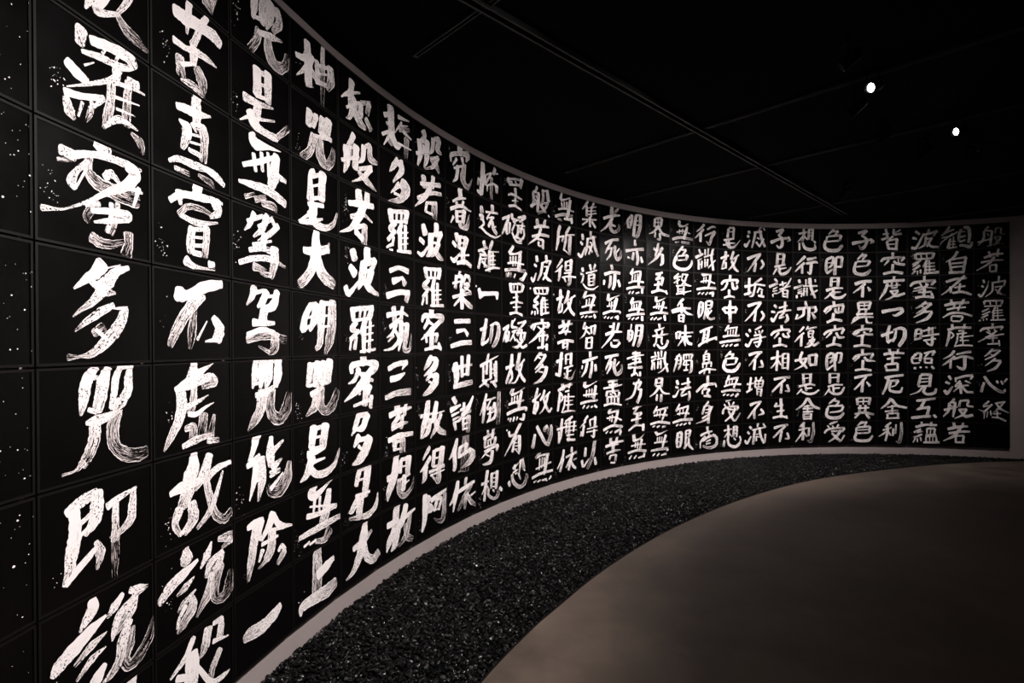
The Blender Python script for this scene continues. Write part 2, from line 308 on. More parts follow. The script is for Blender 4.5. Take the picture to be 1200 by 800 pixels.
# brush strokes as painted: 'column,row' -> x,y,width in thousandths of the panel (dryness after the slash)
PAINT = {}
for ln in """28,2:286,251,153 370,263,143|220,545,125 300,545,105|494,109,59 455,484,76 399,881,26|494,166,91 832,-25,122 788,138,58|648,-175,116 644,302,104|510,495,93 471,716,67 399,881,24|664,305,93 584,627,77 489,836,85 701,714,37|829,266,86 785,508,78 677,722,40|676,732,68 761,811,128 868,838,125 975,881,31 60
28,3:363,87,121 349,217,96|450,128,98 618,80,97 780,62,132 833,111,125|370,276,42 522,232,71 717,194,72 822,138,47|580,87,42 541,181,33|698,77,40 657,183,32|253,444,101 326,488,116 403,514,82|387,385,23 467,311,12|246,653,12 429,523,35 616,370,56 696,238,67|666,247,106 665,346,82|235,705,75 359,670,61 547,586,62|242,754,75 266,848,113 298,894,47 25|367,720,35 332,859,21|446,677,48 427,781,63 395,872,21 40|529,612,51 464,705,31|620,404,92 605,589,98 574,761,99 545,849,37 35|778,309,91 766,499,100 750,711,113 40|655,382,44 799,337,48 949,324,19|654,512,37 889,463,13|663,616,32 844,591,13|555,829,41 693,700,74 872,716,20|779,278,70 875,272,81|806,775,33 893,828,114 921,924,41 55
28,4:199,201,97 296,209,104|175,291,34 271,259,35 40|489,5,136 553,52,155 562,107,72|288,207,75 425,142,65 610,100,73 772,98,84 902,97,32|772,108,114 840,163,151 749,300,114 569,428,67 439,539,41 301,636,23 203,694,20 111,714,41 60,725,57 5|424,175,68 406,295,104 495,374,140 667,400,165 855,418,148 50|406,211,46 311,342,58 278,436,104 302,478,67|397,280,26 319,457,24|551,295,69 609,243,97 688,302,36|791,305,68 911,315,28|878,284,57 822,470,32|386,609,20 439,564,74 503,558,47|439,602,91 394,700,86 406,746,31 60|439,630,56 606,592,67 768,579,97 757,633,55|456,728,22 586,682,60 767,630,40|607,519,55 606,627,52 566,785,46|666,500,60 655,632,57 605,794,54 40|437,865,107 500,897,106 604,892,86 724,834,42 58|766,763,120 770,844,100 740,952,132 55
28,5:522,94,145 461,181,122 381,250,75 287,341,21|764,80,49 651,139,93 582,229,141 515,303,142|573,114,15 692,68,19|425,262,51 543,322,123 643,339,20 20|515,335,120 423,450,71 345,513,40 277,582,11 30|619,450,55 495,529,88 378,621,60 293,702,15 20|619,480,16 750,468,45|729,480,89 698,583,118 637,686,133 558,776,120 483,854,92 411,904,68 333,917,22 242,924,61 30|448,712,80 522,661,102 50|466,683,41 559,767,42
28,6:446,23,88 388,123,120 365,232,119 352,341,86 334,422,29 8|556,38,94 522,152,138 498,284,137 470,395,114 12|392,108,56 463,110,45 518,133,65|398,385,45 461,413,48|674,14,75 633,141,84 622,259,79 602,394,79|777,13,50 755,130,104 750,252,104 681,355,122 621,407,76 15|674,34,41 756,18,41|380,498,42 460,492,110 591,461,74 695,427,17|451,506,124 444,637,127 404,760,119 343,852,96 38|351,839,85 284,890,24 187,898,26 40|650,441,110 610,563,146 605,670,143 638,776,127 728,854,143 834,884,146 928,875,121 58
28,7:224,225,88 332,165,110 455,128,90|464,135,129 463,249,146 439,372,133 364,463,52|273,234,112 284,347,120 276,471,135 254,587,127 236,722,101 199,818,48 4|314,359,48 418,298,50|321,454,36 417,401,55|212,825,41 294,742,75 397,664,72 451,614,49|452,567,55 487,678,107 459,807,33 35|556,286,83 664,241,69 827,197,28|799,205,62 787,345,99 769,482,116 671,560,60 567,579,18 30|624,267,79 622,464,79 621,612,102 25|621,612,84 620,760,90 609,952,57 75
28,8:412,65,89 420,136,140 367,206,102 315,275,30|529,268,31 392,325,125 256,399,147 152,458,135 113,508,66 0|537,419,15 409,457,86 271,536,35 30|527,547,15 408,579,79 287,674,31 25|516,704,63 460,768,135 406,840,132|573,794,23 506,860,40|253,721,75 220,874,66|406,821,116 335,969,104|253,757,38 406,803,40|759,163,68 845,205,118 935,213,28 20|681,160,63 606,236,106 538,297,22|791,253,69 655,335,98 605,462,76 584,537,16|806,261,82 768,353,126 685,434,88 614,488,40 25|747,452,88 683,594,129 656,735,121 582,830,83 515,858,22 30|788,530,41 745,675,128 702,788,108 754,876,115 862,828,149 954,710,117 985,547,24 62
27,1:148,491,135 240,812,188 494,715,153|78,732,86 390,567,80|444,284,104 780,149,207 807,505,155 744,920,31 50|579,256,101 495,595,80 362,916,31|644,737,218 701,815,240 750,918,35 45
27,2:285,230,145 411,217,171 571,183,150 771,163,168 856,194,142|451,33,99 437,209,99 422,380,29|670,24,84 598,187,99 528,382,85 493,459,106|270,549,85 408,547,64 541,506,97 681,494,82 813,510,20 15|514,488,138 499,653,102|335,695,131 349,864,138 40|355,756,57 526,647,46|553,691,133 607,791,179 620,954,63 55|349,927,32 483,913,106 606,943,86 35
27,3:536,14,128 535,171,167 534,304,122|301,238,78 402,218,106 535,200,114 727,139,25|325,375,32 413,424,161 399,548,124 360,659,75 8|520,347,61 616,348,152 638,509,120 614,692,119 35|480,343,65 533,413,29|452,471,36 588,435,34|451,559,29 587,532,30|438,648,54 586,655,67|204,864,45 321,803,79 530,794,103 757,769,48 20|271,916,55 435,920,57 45|613,790,40 787,808,108 903,875,71 10|556,885,41 712,919,94 756,954,50 60
27,4:533,2,152 541,113,152|212,278,71 343,176,83 554,137,98 754,110,89 876,108,44|318,162,122 330,285,49|784,125,174 820,229,123 708,320,43|316,397,80 419,287,75 581,260,73 738,291,46 50|341,408,56 552,431,84 818,356,20|443,532,51 635,481,53|465,515,110 447,685,130 454,773,114 15|658,463,107 651,613,112 632,789,92 35|482,605,33 606,587,34|482,701,42 605,677,48|481,784,68 576,781,69|388,886,122 466,930,82 603,935,30 762,921,35 35|689,872,90 754,865,65
27,5:315,212,130 314,304,177|284,273,137 437,255,117 629,146,151 852,83,106|586,237,150 410,434,154 281,640,140 202,812,91 30|503,391,50 475,536,112 455,704,136 432,846,55 55|654,538,18 527,750,41|742,495,91 826,617,173 794,746,167 15|800,746,77 624,773,20
27,6:470,13,94 469,132,164 442,226,192|456,155,126 593,103,74 726,30,14|256,291,58 403,246,152 564,211,116 692,176,94|707,184,105 745,250,128 591,286,77 35|306,288,139 329,448,155 293,627,137 199,792,104 123,923,23 22|482,288,89 467,442,114 426,555,113 40|413,577,65 506,591,66 617,534,44 739,488,11|370,500,75 534,450,53 667,392,11|373,734,73 464,728,105 464,835,126 40|602,618,135 573,808,154 60|741,639,50 686,867,127 62|341,919,66 503,879,93 730,856,48 30|657,923,79 796,940,61 40
27,7:462,37,113 461,179,196 407,306,196|194,388,72 317,360,132 513,350,103|420,239,192 393,419,214 328,560,149|290,593,133 240,734,96 300,862,61 28|444,578,134 456,749,170 351,860,92 30|300,862,54 390,818,73|670,100,128 597,290,160 485,426,73 15|962,250,58 787,273,90 624,359,111|854,333,38 760,589,83 664,756,94 509,878,47 25|624,372,105 680,612,121 752,814,110 873,912,120 970,857,108 45
27,8:362,45,77 366,147,199 340,198,116|505,238,45 334,306,124 186,365,144 65,464,94 8|464,401,20 358,459,97 258,500,31 30|481,554,21 337,633,101 268,681,34 30|435,619,87 434,737,161 317,853,121 254,910,21 40|357,668,64 280,761,49 260,852,45|690,115,31 631,237,129 546,347,30 15|794,123,73 983,160,146 45|966,198,106 839,245,41 40|845,291,62 673,356,112 620,483,61|845,312,82 776,432,138 629,487,40 25|692,490,105 656,670,180 570,769,108 487,871,23 40|807,447,153 729,660,171 758,815,109 890,826,159 946,699,170 969,593,125 62
27,9:445,77,91 352,226,90 178,333,35|430,257,187 428,469,236 400,637,212|250,383,82 428,493,85|638,105,153 594,273,143 532,357,40 30|711,77,58 816,104,95 799,285,129|709,289,65 930,358,14|798,450,105 706,575,111 661,717,89 40|509,456,61 676,740,72 857,792,75 939,783,19
26,1:399,107,134 380,347,135 361,501,66|399,107,72 559,37,74|558,66,159 520,326,173 519,471,102|372,479,54 555,416,68|669,97,167 637,327,170 584,497,46|764,114,176 814,258,162 704,456,84 25|593,257,78 783,160,69|446,637,69 665,548,104 867,483,26|454,617,144 417,770,127 314,947,122 50|608,625,153 633,799,221 738,909,213 897,824,142 972,653,151 52
26,2:425,148,172 422,475,172|379,190,71 622,121,80|604,109,166 601,476,148 10|440,322,49 584,290,50|404,499,66 619,451,50|219,622,131 403,604,109 702,524,25 25|438,607,154 394,828,145|142,956,19 299,835,65 401,814,55 723,691,29|300,779,155 373,901,172 542,950,151 748,912,113|736,923,84 962,679,105 50
26,3:324,59,134 392,145,189 614,103,67 833,66,13|195,502,70 431,371,83 773,161,71|356,302,85 388,507,69|485,234,78 501,463,70|594,187,62 610,508,63|746,173,160 693,476,219 646,618,159|130,733,51 325,713,101 608,699,142 899,781,130 15|224,901,72 365,825,58 50|385,889,90 541,809,71 50|497,901,91 682,889,127 739,952,46 50|794,438,96 914,460,68
26,4:356,81,101 287,240,81 204,336,23|254,208,63 496,74,60|568,61,131 494,240,116 347,386,35 15|424,231,49 680,73,40|764,139,94 603,299,89 422,430,45|642,54,64 736,191,83|530,318,122 510,443,114|335,492,54 647,377,34|284,573,76 492,511,81 695,529,95 20|127,764,74 351,671,88 637,629,92 899,691,34 25|695,484,189 694,662,182 635,873,99 35|635,850,79 489,844,72 412,772,30 50|350,777,120 543,806,68 50
26,5:347,64,135 313,180,105 229,293,26|313,138,66 523,70,52|559,94,132 486,218,126 407,305,46|740,72,133 669,258,160 485,338,76|486,166,51 755,115,48|521,301,174 483,490,164|337,518,118 686,509,59|242,678,78 482,605,86 685,648,86|241,738,111 554,681,122 893,734,125 55|704,671,180 683,850,176 588,922,62 50|589,908,63 410,821,25 50
26,6:356,17,97 355,214,146 316,373,40|332,36,51 533,23,64|486,27,160 463,221,151 440,368,75|606,40,131 571,257,182 529,393,51|747,0,138 745,209,193 705,371,117|587,45,53 747,24,55|330,324,51 476,308,47|369,474,82 547,447,109 783,326,28|475,451,203 437,675,191 339,807,152 238,917,29 38|640,439,151 601,640,200 655,795,182 791,840,194 900,710,243 952,531,166 58
26,7:365,-11,174 329,164,116 254,318,65|227,374,80 311,341,118 414,282,79|362,368,100 332,585,126 256,833,25|449,334,150 454,621,180 392,880,35 20|326,504,44 448,482,32|325,616,45 447,596,32|615,82,89 598,284,184 619,450,144 12|835,166,39 651,272,107|649,508,149 813,410,24|603,584,110 764,570,73 30|942,504,81 891,721,239 762,849,209 609,829,127 565,742,105 58|609,785,83 823,625,34
26,8:227,172,80 321,155,116 460,153,89|442,166,126 388,309,157 464,433,30|354,210,163 311,444,162 269,647,152 231,855,42 28|636,147,162 575,270,149 458,401,63|643,150,86 765,352,118 992,431,24|567,340,52 804,398,48|450,483,66 725,480,41|622,378,174 602,604,181 534,704,153 30|545,709,100 384,782,24 45|456,566,93 399,688,37|734,694,55 794,654,85 865,729,47|841,749,130 721,861,78 40
26,9:755,479,116 650,537,193 447,578,199 241,551,180 169,559,124 22
25,1:349,168,161 348,316,172 284,413,60|132,488,86 283,439,108 425,299,56|469,327,85 346,536,126 129,797,14|368,484,212 365,780,182 5|397,547,163 556,629,89|322,838,42 452,769,61 50|545,339,121 556,568,139 542,661,77|544,390,67 851,270,56|841,276,190 849,464,215 774,639,100 32|566,512,38 801,394,32|519,657,93 751,597,67|671,55,110 668,399,121 20|668,399,121 665,708,109 653,971,75 68
25,2:383,197,153 359,412,143|331,250,61 550,194,63|523,208,128 459,397,93|347,419,54 491,381,48|651,177,133 621,420,153|651,187,64 833,145,81|794,157,186 753,392,175 15|603,439,73 850,438,83|476,532,60 850,428,63|467,553,181 386,804,155 228,978,138 42|602,541,154 609,792,250 739,893,168 856,758,173 898,582,114 52
25,3:471,84,84 396,179,104 392,543,184|439,179,81 690,60,64|653,81,202 616,476,190 12|416,343,43 619,247,45|436,522,64 640,455,66|349,639,78 662,574,75|457,621,210 433,834,200|167,961,68 411,893,108 646,787,33|200,926,51 369,787,59|369,764,151 499,909,154 730,909,107 901,783,92 969,597,20 32
25,4:498,37,159 504,310,254 494,496,282|258,369,110 495,339,157 750,250,135|750,275,135 785,145,31|472,484,232 369,700,186 183,891,160 28|516,475,249 652,689,230 877,802,184 28
25,5:391,185,104 278,364,136 226,568,161|356,211,99 497,169,94|497,189,195 464,385,206 361,582,64 12|269,404,46 442,360,40|205,588,88 405,495,35|634,135,173 603,410,194 573,751,157 490,869,83 18|624,143,82 874,119,77|849,115,220 837,397,241 785,714,232 687,942,73 42|623,348,44 789,316,35|621,518,44 787,494,35
25,6:374,115,163 324,424,131|374,115,66 547,106,88|533,105,202 476,427,179|337,435,53 476,427,48|644,92,165 613,405,153|639,99,62 806,81,78|772,79,216 731,379,192 12|590,437,63 754,416,43|378,570,96 621,484,76|498,556,201 456,752,206 277,891,34 38|589,498,185 564,732,215 679,867,143 839,785,215 941,573,148 58
25,7:426,97,200 380,395,157|426,114,82 677,111,71|677,108,215 613,427,190 12|425,253,48 605,255,42|371,407,54 604,425,55|314,492,141 659,465,37|387,552,190 299,759,170 157,863,27 10|421,627,71 658,619,37|342,706,136 486,835,116 693,859,136 889,765,101 988,532,25 22
25,8:409,5,185 373,120,174 506,153,125 818,-1,19|438,221,81 414,412,54|551,212,66 526,453,55|748,173,143 669,499,249 593,624,174|337,295,32 883,453,48|285,429,94 548,471,87 908,473,87|137,693,80 456,688,122 782,680,112 982,678,90 20|218,856,42 324,831,51|332,874,41 455,854,50|454,881,69 637,915,116 742,821,205 50
25,9:476,-3,187 482,235,243 475,533,246 469,681,236 42|503,420,189 679,371,177 835,317,102|148,857,54 181,749,162 447,752,209 723,774,237 871,740,192 25
24,1:327,194,176 300,388,139 102,563,19|92,583,32 239,444,78 539,275,35|300,425,204 364,585,287|212,701,58 506,465,54|364,615,169 286,822,104 196,893,16|415,702,198 535,813,188 664,855,91 35|548,481,152 546,681,152|559,444,86 798,330,81 40|769,365,142 711,559,120 40|683,675,114 805,812,130 40
24,2:370,107,135 282,288,122 172,417,36|192,401,178 204,653,177 139,843,48|206,402,62 446,292,63|435,296,190 406,667,178|92,654,74 497,441,56|281,407,90 305,509,64|623,215,156 594,420,134 496,544,33|623,215,64 773,130,119 788,341,184 956,373,84 30|511,653,85 827,491,66|804,532,135 601,765,98 316,951,18|484,713,76 700,806,154 945,903,34 40
24,3:481,68,194 506,265,234|698,-29,144 696,245,197|253,337,102 532,269,138 855,220,113|613,263,213 477,533,194 269,776,92 25,900,17 10|296,565,93 584,445,80 829,522,40|423,661,145 411,834,96|475,693,95 648,625,67|637,643,176 607,960,176 45|432,810,124 580,897,116
24,4:331,157,184 376,283,185|273,443,139 374,546,195|161,811,129 234,912,121 466,676,56 564,539,30|689,51,199 698,292,239|533,368,75 642,282,100 904,214,110|904,214,150 821,380,114|603,348,232 547,626,209 455,811,43 12|630,459,69 809,430,86|809,430,187 711,650,173|585,621,131 738,756,162 980,855,68 22
24,5:322,175,157 336,368,109|358,179,97 837,101,95|803,124,161 733,314,172|515,186,73 487,321,61|634,177,75 605,314,62|331,376,60 733,314,71|418,401,94 294,520,142 448,559,56|469,551,82 262,714,98|405,666,84 362,863,107|276,751,58 250,884,58|633,351,154 533,595,129|593,489,167 589,925,116|761,383,100 727,927,93|566,509,47 857,438,32|592,624,47 833,578,32|591,748,47 832,706,32|498,924,54 888,881,57
24,6:561,2,185 598,134,185|287,283,107 308,161,132 670,129,94 897,186,213 792,324,94 12|463,236,137 357,418,100 205,474,25|400,233,63 612,398,102 825,461,65|792,252,141 568,472,216 345,643,141 110,775,22 8|505,322,69 679,325,47|439,584,70 767,567,72|755,566,126 692,686,112|476,587,88 475,682,75|650,498,209 608,871,182 20|333,874,56 764,804,84|776,757,135 752,952,108
24,7:456,15,148 392,183,154 303,281,33|498,60,116 661,65,95|661,84,200 550,279,166 329,308,24|391,259,133 277,380,33|452,452,196 336,587,68|494,499,94 713,504,97|713,523,248 611,716,257 449,851,186 293,898,36 15|440,602,76 557,712,51
24,8:468,-3,155 382,276,128|463,26,77 719,55,72|680,45,217 605,413,203 539,515,104 12|435,208,47 623,224,40|370,472,72 715,494,58|432,530,157 276,683,147 205,702,38|432,541,58 659,546,51|484,585,209 440,837,182|934,587,29 884,800,127 711,901,129 482,879,102 214,816,59 32
24,9:588,27,147 565,211,244 531,332,260|310,376,112 531,351,171 765,233,59|531,389,249 422,608,217 292,772,124 131,832,32 18|558,401,161 637,661,164 806,778,177 935,717,163 22
23,1:341,131,200 367,602,195 335,826,142|178,346,104 411,210,69|234,484,69 440,387,47|119,743,67 367,568,69|307,692,84 151,939,23|366,644,193 514,813,134 651,742,32|563,204,84 880,146,29|655,276,57 444,584,28|642,347,41 847,260,25|591,440,100 885,331,77 45|717,443,84 943,492,37|546,735,49 941,716,26|799,560,163 776,935,119 52
23,2:524,96,143 402,262,122 307,390,28|604,107,205 646,256,163 400,567,38|569,564,127 338,799,26|663,519,244 783,601,281 597,857,137 255,984,20 30|433,780,64 579,776,56
23,3:324,164,186 351,366,129|353,164,83 831,49,96|805,57,152 751,260,151|503,151,70 489,296,70|639,112,72 625,281,72|351,362,58 751,269,60|470,365,93 321,509,138 469,535,69|439,543,96 249,743,85|408,656,80 377,824,66|213,900,42 347,817,64|288,926,35 376,925,44|637,343,118 530,551,105|592,484,132 588,882,132|750,357,105 733,870,105|560,543,42 833,469,30|559,651,42 832,580,30|558,776,42 831,699,30|508,915,51 909,861,80
23,4:302,342,92 554,246,86 820,277,114|382,540,137 665,423,53|646,426,69 721,538,154 25|222,841,125 550,741,111 855,715,106|815,733,141 762,893,126 30
23,5:219,223,100 608,145,78 811,197,38|395,67,141 423,316,142|640,26,102 607,262,116|545,300,96 292,448,84|453,391,126 361,564,77 204,659,24|422,498,76 541,687,107 359,859,67 116,907,21|391,613,62 232,742,25|606,340,147 603,687,147|606,384,61 797,375,71|784,375,150 742,685,150 20|636,521,43 763,508,35|603,687,105 527,911,55|729,729,133 696,895,111 857,883,81 906,571,31 45
23,6:250,267,101 476,184,98 777,160,107|738,168,113 629,294,37|306,479,122 535,444,120 704,376,40|165,824,88 471,764,123 862,772,134 32
23,7:271,183,109 590,122,119 899,102,46|469,3,180 503,218,167|730,-8,106 690,223,106|528,234,120 346,384,94|627,249,112 587,468,119|333,445,111 588,399,92 791,397,27|238,666,100 524,629,116 934,653,82|402,724,170 401,881,113|402,733,62 660,733,72|635,728,165 620,960,179 42|431,887,44 596,894,36
23,8:441,22,175 396,359,234 247,652,186 199,837,36 8|208,412,127 530,352,40|581,150,112 554,368,105|581,128,82 817,128,75|804,138,204 769,425,156 15|580,266,35 770,284,36|504,526,59 847,482,41|672,487,154 639,738,138|703,627,53 813,605,27|516,521,130 514,735,131 669,879,119 897,773,90 946,576,33 48
23,9:451,14,177 418,258,207 387,467,206|200,319,123 329,318,121 521,330,47|387,480,188 238,651,175 168,816,37|477,515,170 384,754,182 283,850,35|712,94,159 602,369,201 465,497,114|987,251,48 665,340,108 435,443,74|839,333,115 726,679,159 492,843,56 45|695,491,123 744,739,142 901,856,110 48
22,1:316,165,169 348,253,113 178,427,36|185,415,157 215,678,160 136,947,52|217,411,64 446,351,66|426,336,170 410,694,160 329,921,51|313,463,77 312,649,62|100,710,76 492,497,44|617,208,138 588,435,122 498,575,28|652,169,74 800,154,165 756,366,163 884,422,58 20|531,656,62 804,541,73|768,555,117 612,806,96 329,967,22 30|544,689,84 717,767,158 801,891,53 35
22,2:307,142,161 338,335,178|610,60,139 580,279,123|222,319,81 841,159,105|505,318,150 336,582,124 35,865,24 10|130,655,78 538,426,90 876,353,78|402,679,87 360,887,72|402,679,65 717,610,86|653,653,212 644,952,179 48|387,880,52 603,891,63
22,3:292,203,143 343,357,192|186,522,105 302,571,106|120,819,60 261,838,98 508,536,29|705,85,167 710,320,184|476,373,73 883,241,105|868,249,125 766,452,110|530,375,203 493,738,159 378,863,28|563,520,57 780,488,58|780,488,150 665,704,138 540,833,34|562,629,95 770,781,157 928,840,49 32
22,4:343,130,142 388,305,111|389,132,70 846,83,88|810,89,145 773,274,128|523,144,64 522,286,64|661,122,65 646,283,65|387,329,56 766,275,58|454,357,87 307,516,140 493,569,53|418,596,88 266,762,81|384,703,78 383,890,63|285,806,70 238,926,56|625,333,113 547,591,120|589,505,122 585,920,122|729,416,100 725,908,100|554,590,42 857,546,24|553,685,42 856,644,24|552,804,43 855,751,24|503,927,47 926,892,69
22,5:516,2,160 549,161,161|235,286,77 314,166,115 652,145,87 880,179,174 749,322,52|446,251,114 299,431,75|380,255,66 664,394,67|771,283,118 512,485,147 200,692,22|298,593,56 733,550,68|344,592,76 375,732,77|719,560,94 661,730,78|546,436,161 522,873,145|321,900,57 681,845,72 845,894,72|753,768,86 831,875,72
22,6:520,67,163 405,215,146 291,340,32|575,102,98 693,129,109|679,143,200 608,294,180 370,424,67 277,479,22|517,432,139 355,572,50|537,490,89 690,466,100|676,480,213 639,640,218 433,813,155 254,889,43 15|435,601,61 549,657,41
22,7:404,49,158 362,320,205|186,341,86 585,318,40|362,334,185 261,574,169 182,809,46|474,459,143 392,699,147 214,815,25|327,595,37 439,628,37|677,105,149 598,392,191 481,526,57|564,349,50 942,319,31|825,376,112 666,642,154 478,866,29 20|598,440,138 736,702,155 967,841,94 25
22,8:436,65,117 242,278,57|467,284,109 286,460,108 144,530,24|319,469,175 284,692,144 206,781,29|591,179,125 554,490,124|626,163,69 883,169,81|861,165,210 800,502,191 12|625,340,40 802,347,40|554,514,59 800,527,40|438,602,71 693,597,64 923,572,78|471,686,51 930,672,27|728,572,151 726,861,178 573,761,24 38|505,691,44 634,846,45
22,9:294,80,155 291,437,188 263,659,146 203,822,65|314,110,83 426,192,131 345,269,85 478,417,182 317,474,31|500,239,115 723,199,108 992,134,50|925,222,115 884,740,164 753,791,88 565,675,27 50|687,275,121 580,489,103|687,284,50 815,301,95 727,515,88|566,494,41 727,501,42
21,1:505,6,208 503,182,174|200,465,47 222,305,108 540,158,90 782,117,189 720,288,45|393,342,83 270,525,47|577,258,113 628,395,76|305,588,57 711,380,59|428,508,121 389,778,112 259,933,28|650,428,152 610,755,206 776,900,121 950,631,27 42
21,2:496,40,162 517,183,162|263,386,59 458,268,74 704,195,41|384,392,106 427,492,71|620,298,90 559,456,60|191,583,87 530,428,83 895,469,37|382,597,121 395,833,121|382,607,59 664,521,61|649,525,151 601,808,134|418,705,40 602,657,41|417,828,50 601,787,41|274,752,80 188,910,33|490,825,134 526,930,112 737,890,142 824,546,33 42
21,3:378,149,157 398,293,122|255,364,98 354,430,98|181,740,61 301,785,125 498,561,25|487,187,127 463,459,119|509,171,67 734,185,91|719,188,196 641,450,146 12|508,321,42 672,308,42|485,460,62 671,439,52|596,475,177 593,798,159|432,645,51 808,566,42|394,831,91 668,764,108 876,831,101
21,4:480,28,94 442,131,62|370,156,123 324,432,98|370,156,52 553,157,118 513,410,102|247,335,60 650,217,31|666,115,100 619,288,50|666,89,71 803,122,107 833,235,55|626,314,53 786,310,126 610,498,53|626,381,49 871,470,37|244,664,81 586,568,83 878,506,74|550,468,158 547,893,140|511,653,87 278,863,49|586,672,94 774,797,145 907,855,88 28
21,5:303,237,101 581,213,104 825,201,106|373,469,113 639,424,63|639,430,73 745,542,118|178,826,103 502,754,115 868,731,107
21,6:316,264,201 350,530,221 312,782,118|230,382,126 572,315,80 894,286,54|537,91,123 540,552,123|772,70,145 722,511,163|533,526,53 737,501,43|262,789,105 568,751,128 891,723,109 28
21,7:225,43,134 323,176,121|152,332,133 475,250,57|186,462,77 430,409,34|220,568,67 466,517,28|269,641,118 311,810,79|305,631,53 457,619,54|602,223,107 578,439,107|474,373,68 730,312,47|927,90,68 753,346,143 524,551,83 327,635,25|510,482,66 845,438,68|561,608,105 574,855,87|576,595,55 774,571,67|759,569,184 725,912,146 42|598,728,45 727,712,34|597,843,42 726,848,32
21,8:352,52,103 264,299,164 94,478,38|264,299,150 275,708,137 211,763,37|452,287,124 406,493,106|445,270,70 669,227,71|669,227,165 629,439,109|406,493,72 822,390,100|798,401,134 907,541,226 780,683,161 500,773,38 32|595,4,125 569,416,135 506,826,108 62|717,-11,109 705,445,127 687,871,127 68|389,838,25 763,906,26 60
21,9:372,80,124 291,373,190 99,555,31|298,385,176 210,742,44|662,65,111 623,221,92|370,330,86 660,274,100 949,221,77|869,242,122 583,538,170 367,764,67 48|659,483,130 603,790,74 42|987,490,28 773,555,68|682,464,105 834,695,120 1008,831,66 38
20,1:319,124,153 316,413,167 256,899,137|183,553,86 137,717,55|124,869,72 236,918,102|774,107,110 711,255,86|393,402,37 611,274,53 888,197,34|610,289,70 411,631,55|413,409,73 411,631,64|450,647,37 689,531,50 852,552,74|489,635,62 468,780,44|831,558,136 830,715,88 20|642,391,103 627,705,113 625,945,95 40
20,2:260,253,121 282,371,139|194,475,67 308,488,112 231,575,56|307,557,84 345,672,66 173,807,23|664,117,126 675,255,117|425,334,55 867,263,46|562,341,50 462,505,64|463,477,27 722,413,55|662,428,91 520,686,82|661,541,98 700,702,124 821,817,96|720,669,28 802,636,39|249,776,72 479,891,60 759,930,46 988,824,23
20,3:341,127,111 379,230,111|150,397,59 476,253,55|244,352,50 397,434,64 243,489,38|205,482,66 475,462,51|224,547,83 146,832,82|167,611,32 454,535,38|280,647,65 453,758,59|396,545,53 355,773,52|656,64,97 555,294,89|515,358,44 901,288,28|554,351,121 530,858,102|674,357,67 671,753,95|553,463,28 755,428,28|552,575,28 775,538,28|552,687,28 774,652,28|393,864,44 671,753,61 939,728,40
20,4:161,374,103 235,544,173 0|216,491,114 506,448,100 788,420,97|809,418,166 828,559,78|57,304,47 72,308,47
20,5:422,136,106 342,458,132 263,775,114|209,407,81 440,316,53|263,775,83 437,705,59 497,621,40|559,284,40 782,218,75 884,300,135 862,530,159 736,760,123 634,845,57 20|639,281,121 597,535,129 535,733,90 30
20,6:493,40,80 433,206,79|202,335,79 453,234,67 878,75,25|512,208,43 571,266,36|297,339,72 294,724,81|433,261,92 411,538,92|571,238,94 568,659,103|691,298,48 709,611,48|773,244,97 769,757,107|334,479,22 412,483,22|589,435,23 731,428,23|589,548,23 730,541,23|256,722,34 568,687,35|429,734,52 160,865,45|294,752,50 487,877,69|567,771,52 728,754,47|667,778,93 768,914,86
20,7:407,79,81 328,306,105 173,589,26|347,308,110 306,579,100 266,794,73|425,234,46 745,196,41|563,248,52 423,456,63 582,433,42|703,334,65 621,508,83|542,442,85 520,692,93 421,817,42|442,597,30 641,567,44 743,523,55|724,350,87 721,691,99 440,806,27|883,81,128 867,510,148 834,893,128 45
20,8:301,212,80 516,167,67 738,149,36|439,14,77 477,160,78|657,8,106 615,241,96|359,223,92 338,440,83|436,292,43 676,251,50|737,262,98 695,425,98|456,324,46 455,435,37|555,314,47 554,426,38|338,454,42 674,421,43|318,546,43 553,510,62 817,477,75|817,491,108 775,611,69|553,538,61 395,590,65 221,704,23|612,607,126 550,847,113 354,886,59 239,865,16|375,641,33 551,734,34
20,9:430,84,114 369,360,113 308,813,84|216,374,72 467,358,49|349,466,54 214,648,22|369,416,54 466,553,41|588,193,105 565,553,86|588,193,47 791,200,54|791,186,129 746,603,109|627,315,23 749,332,23|626,428,24 748,432,24|625,541,34 747,560,34|465,581,84 464,720,74 663,863,72 806,819,121 828,682,81 30|624,625,43 685,685,43|891,642,85 962,720,79
19,1:257,225,135 357,313,109|297,198,58 585,125,54 797,106,70|797,91,141 752,317,94|398,242,61 418,325,61|542,198,58 604,269,58|316,355,52 710,253,59|541,408,101 560,613,101|274,647,51 416,593,63 793,640,49|539,678,78 537,859,88|414,772,35 664,720,30|291,952,63 537,889,64 769,951,59
19,2:51,362,74 330,208,58|289,247,89 167,539,93 28,773,52|207,501,94 206,707,96 266,709,37|328,415,84 306,686,65|411,159,109 431,273,86 618,259,31|639,194,47 919,113,113 702,301,46|451,358,47 703,240,36|534,369,56 408,605,63|575,420,36 917,375,43|659,431,95 615,682,88 448,805,38|831,302,74 743,595,91|408,665,64 571,871,63 783,876,70|872,507,72 871,691,74 655,885,47|701,483,37 894,472,44|531,759,65 741,778,46
19,3:446,44,90 302,248,104|322,259,83 527,239,41 781,135,67|341,359,67 340,478,67|444,328,58 434,583,58|547,311,58 533,568,58|716,222,127 671,578,145 649,672,113|239,537,52 525,479,60 865,489,44|139,743,75 482,680,66 929,679,94 30|197,822,63 177,942,63 50|278,797,51 237,905,51|358,801,62 317,925,61 50|523,809,52 481,904,52|950,722,82 818,908,111 690,924,36
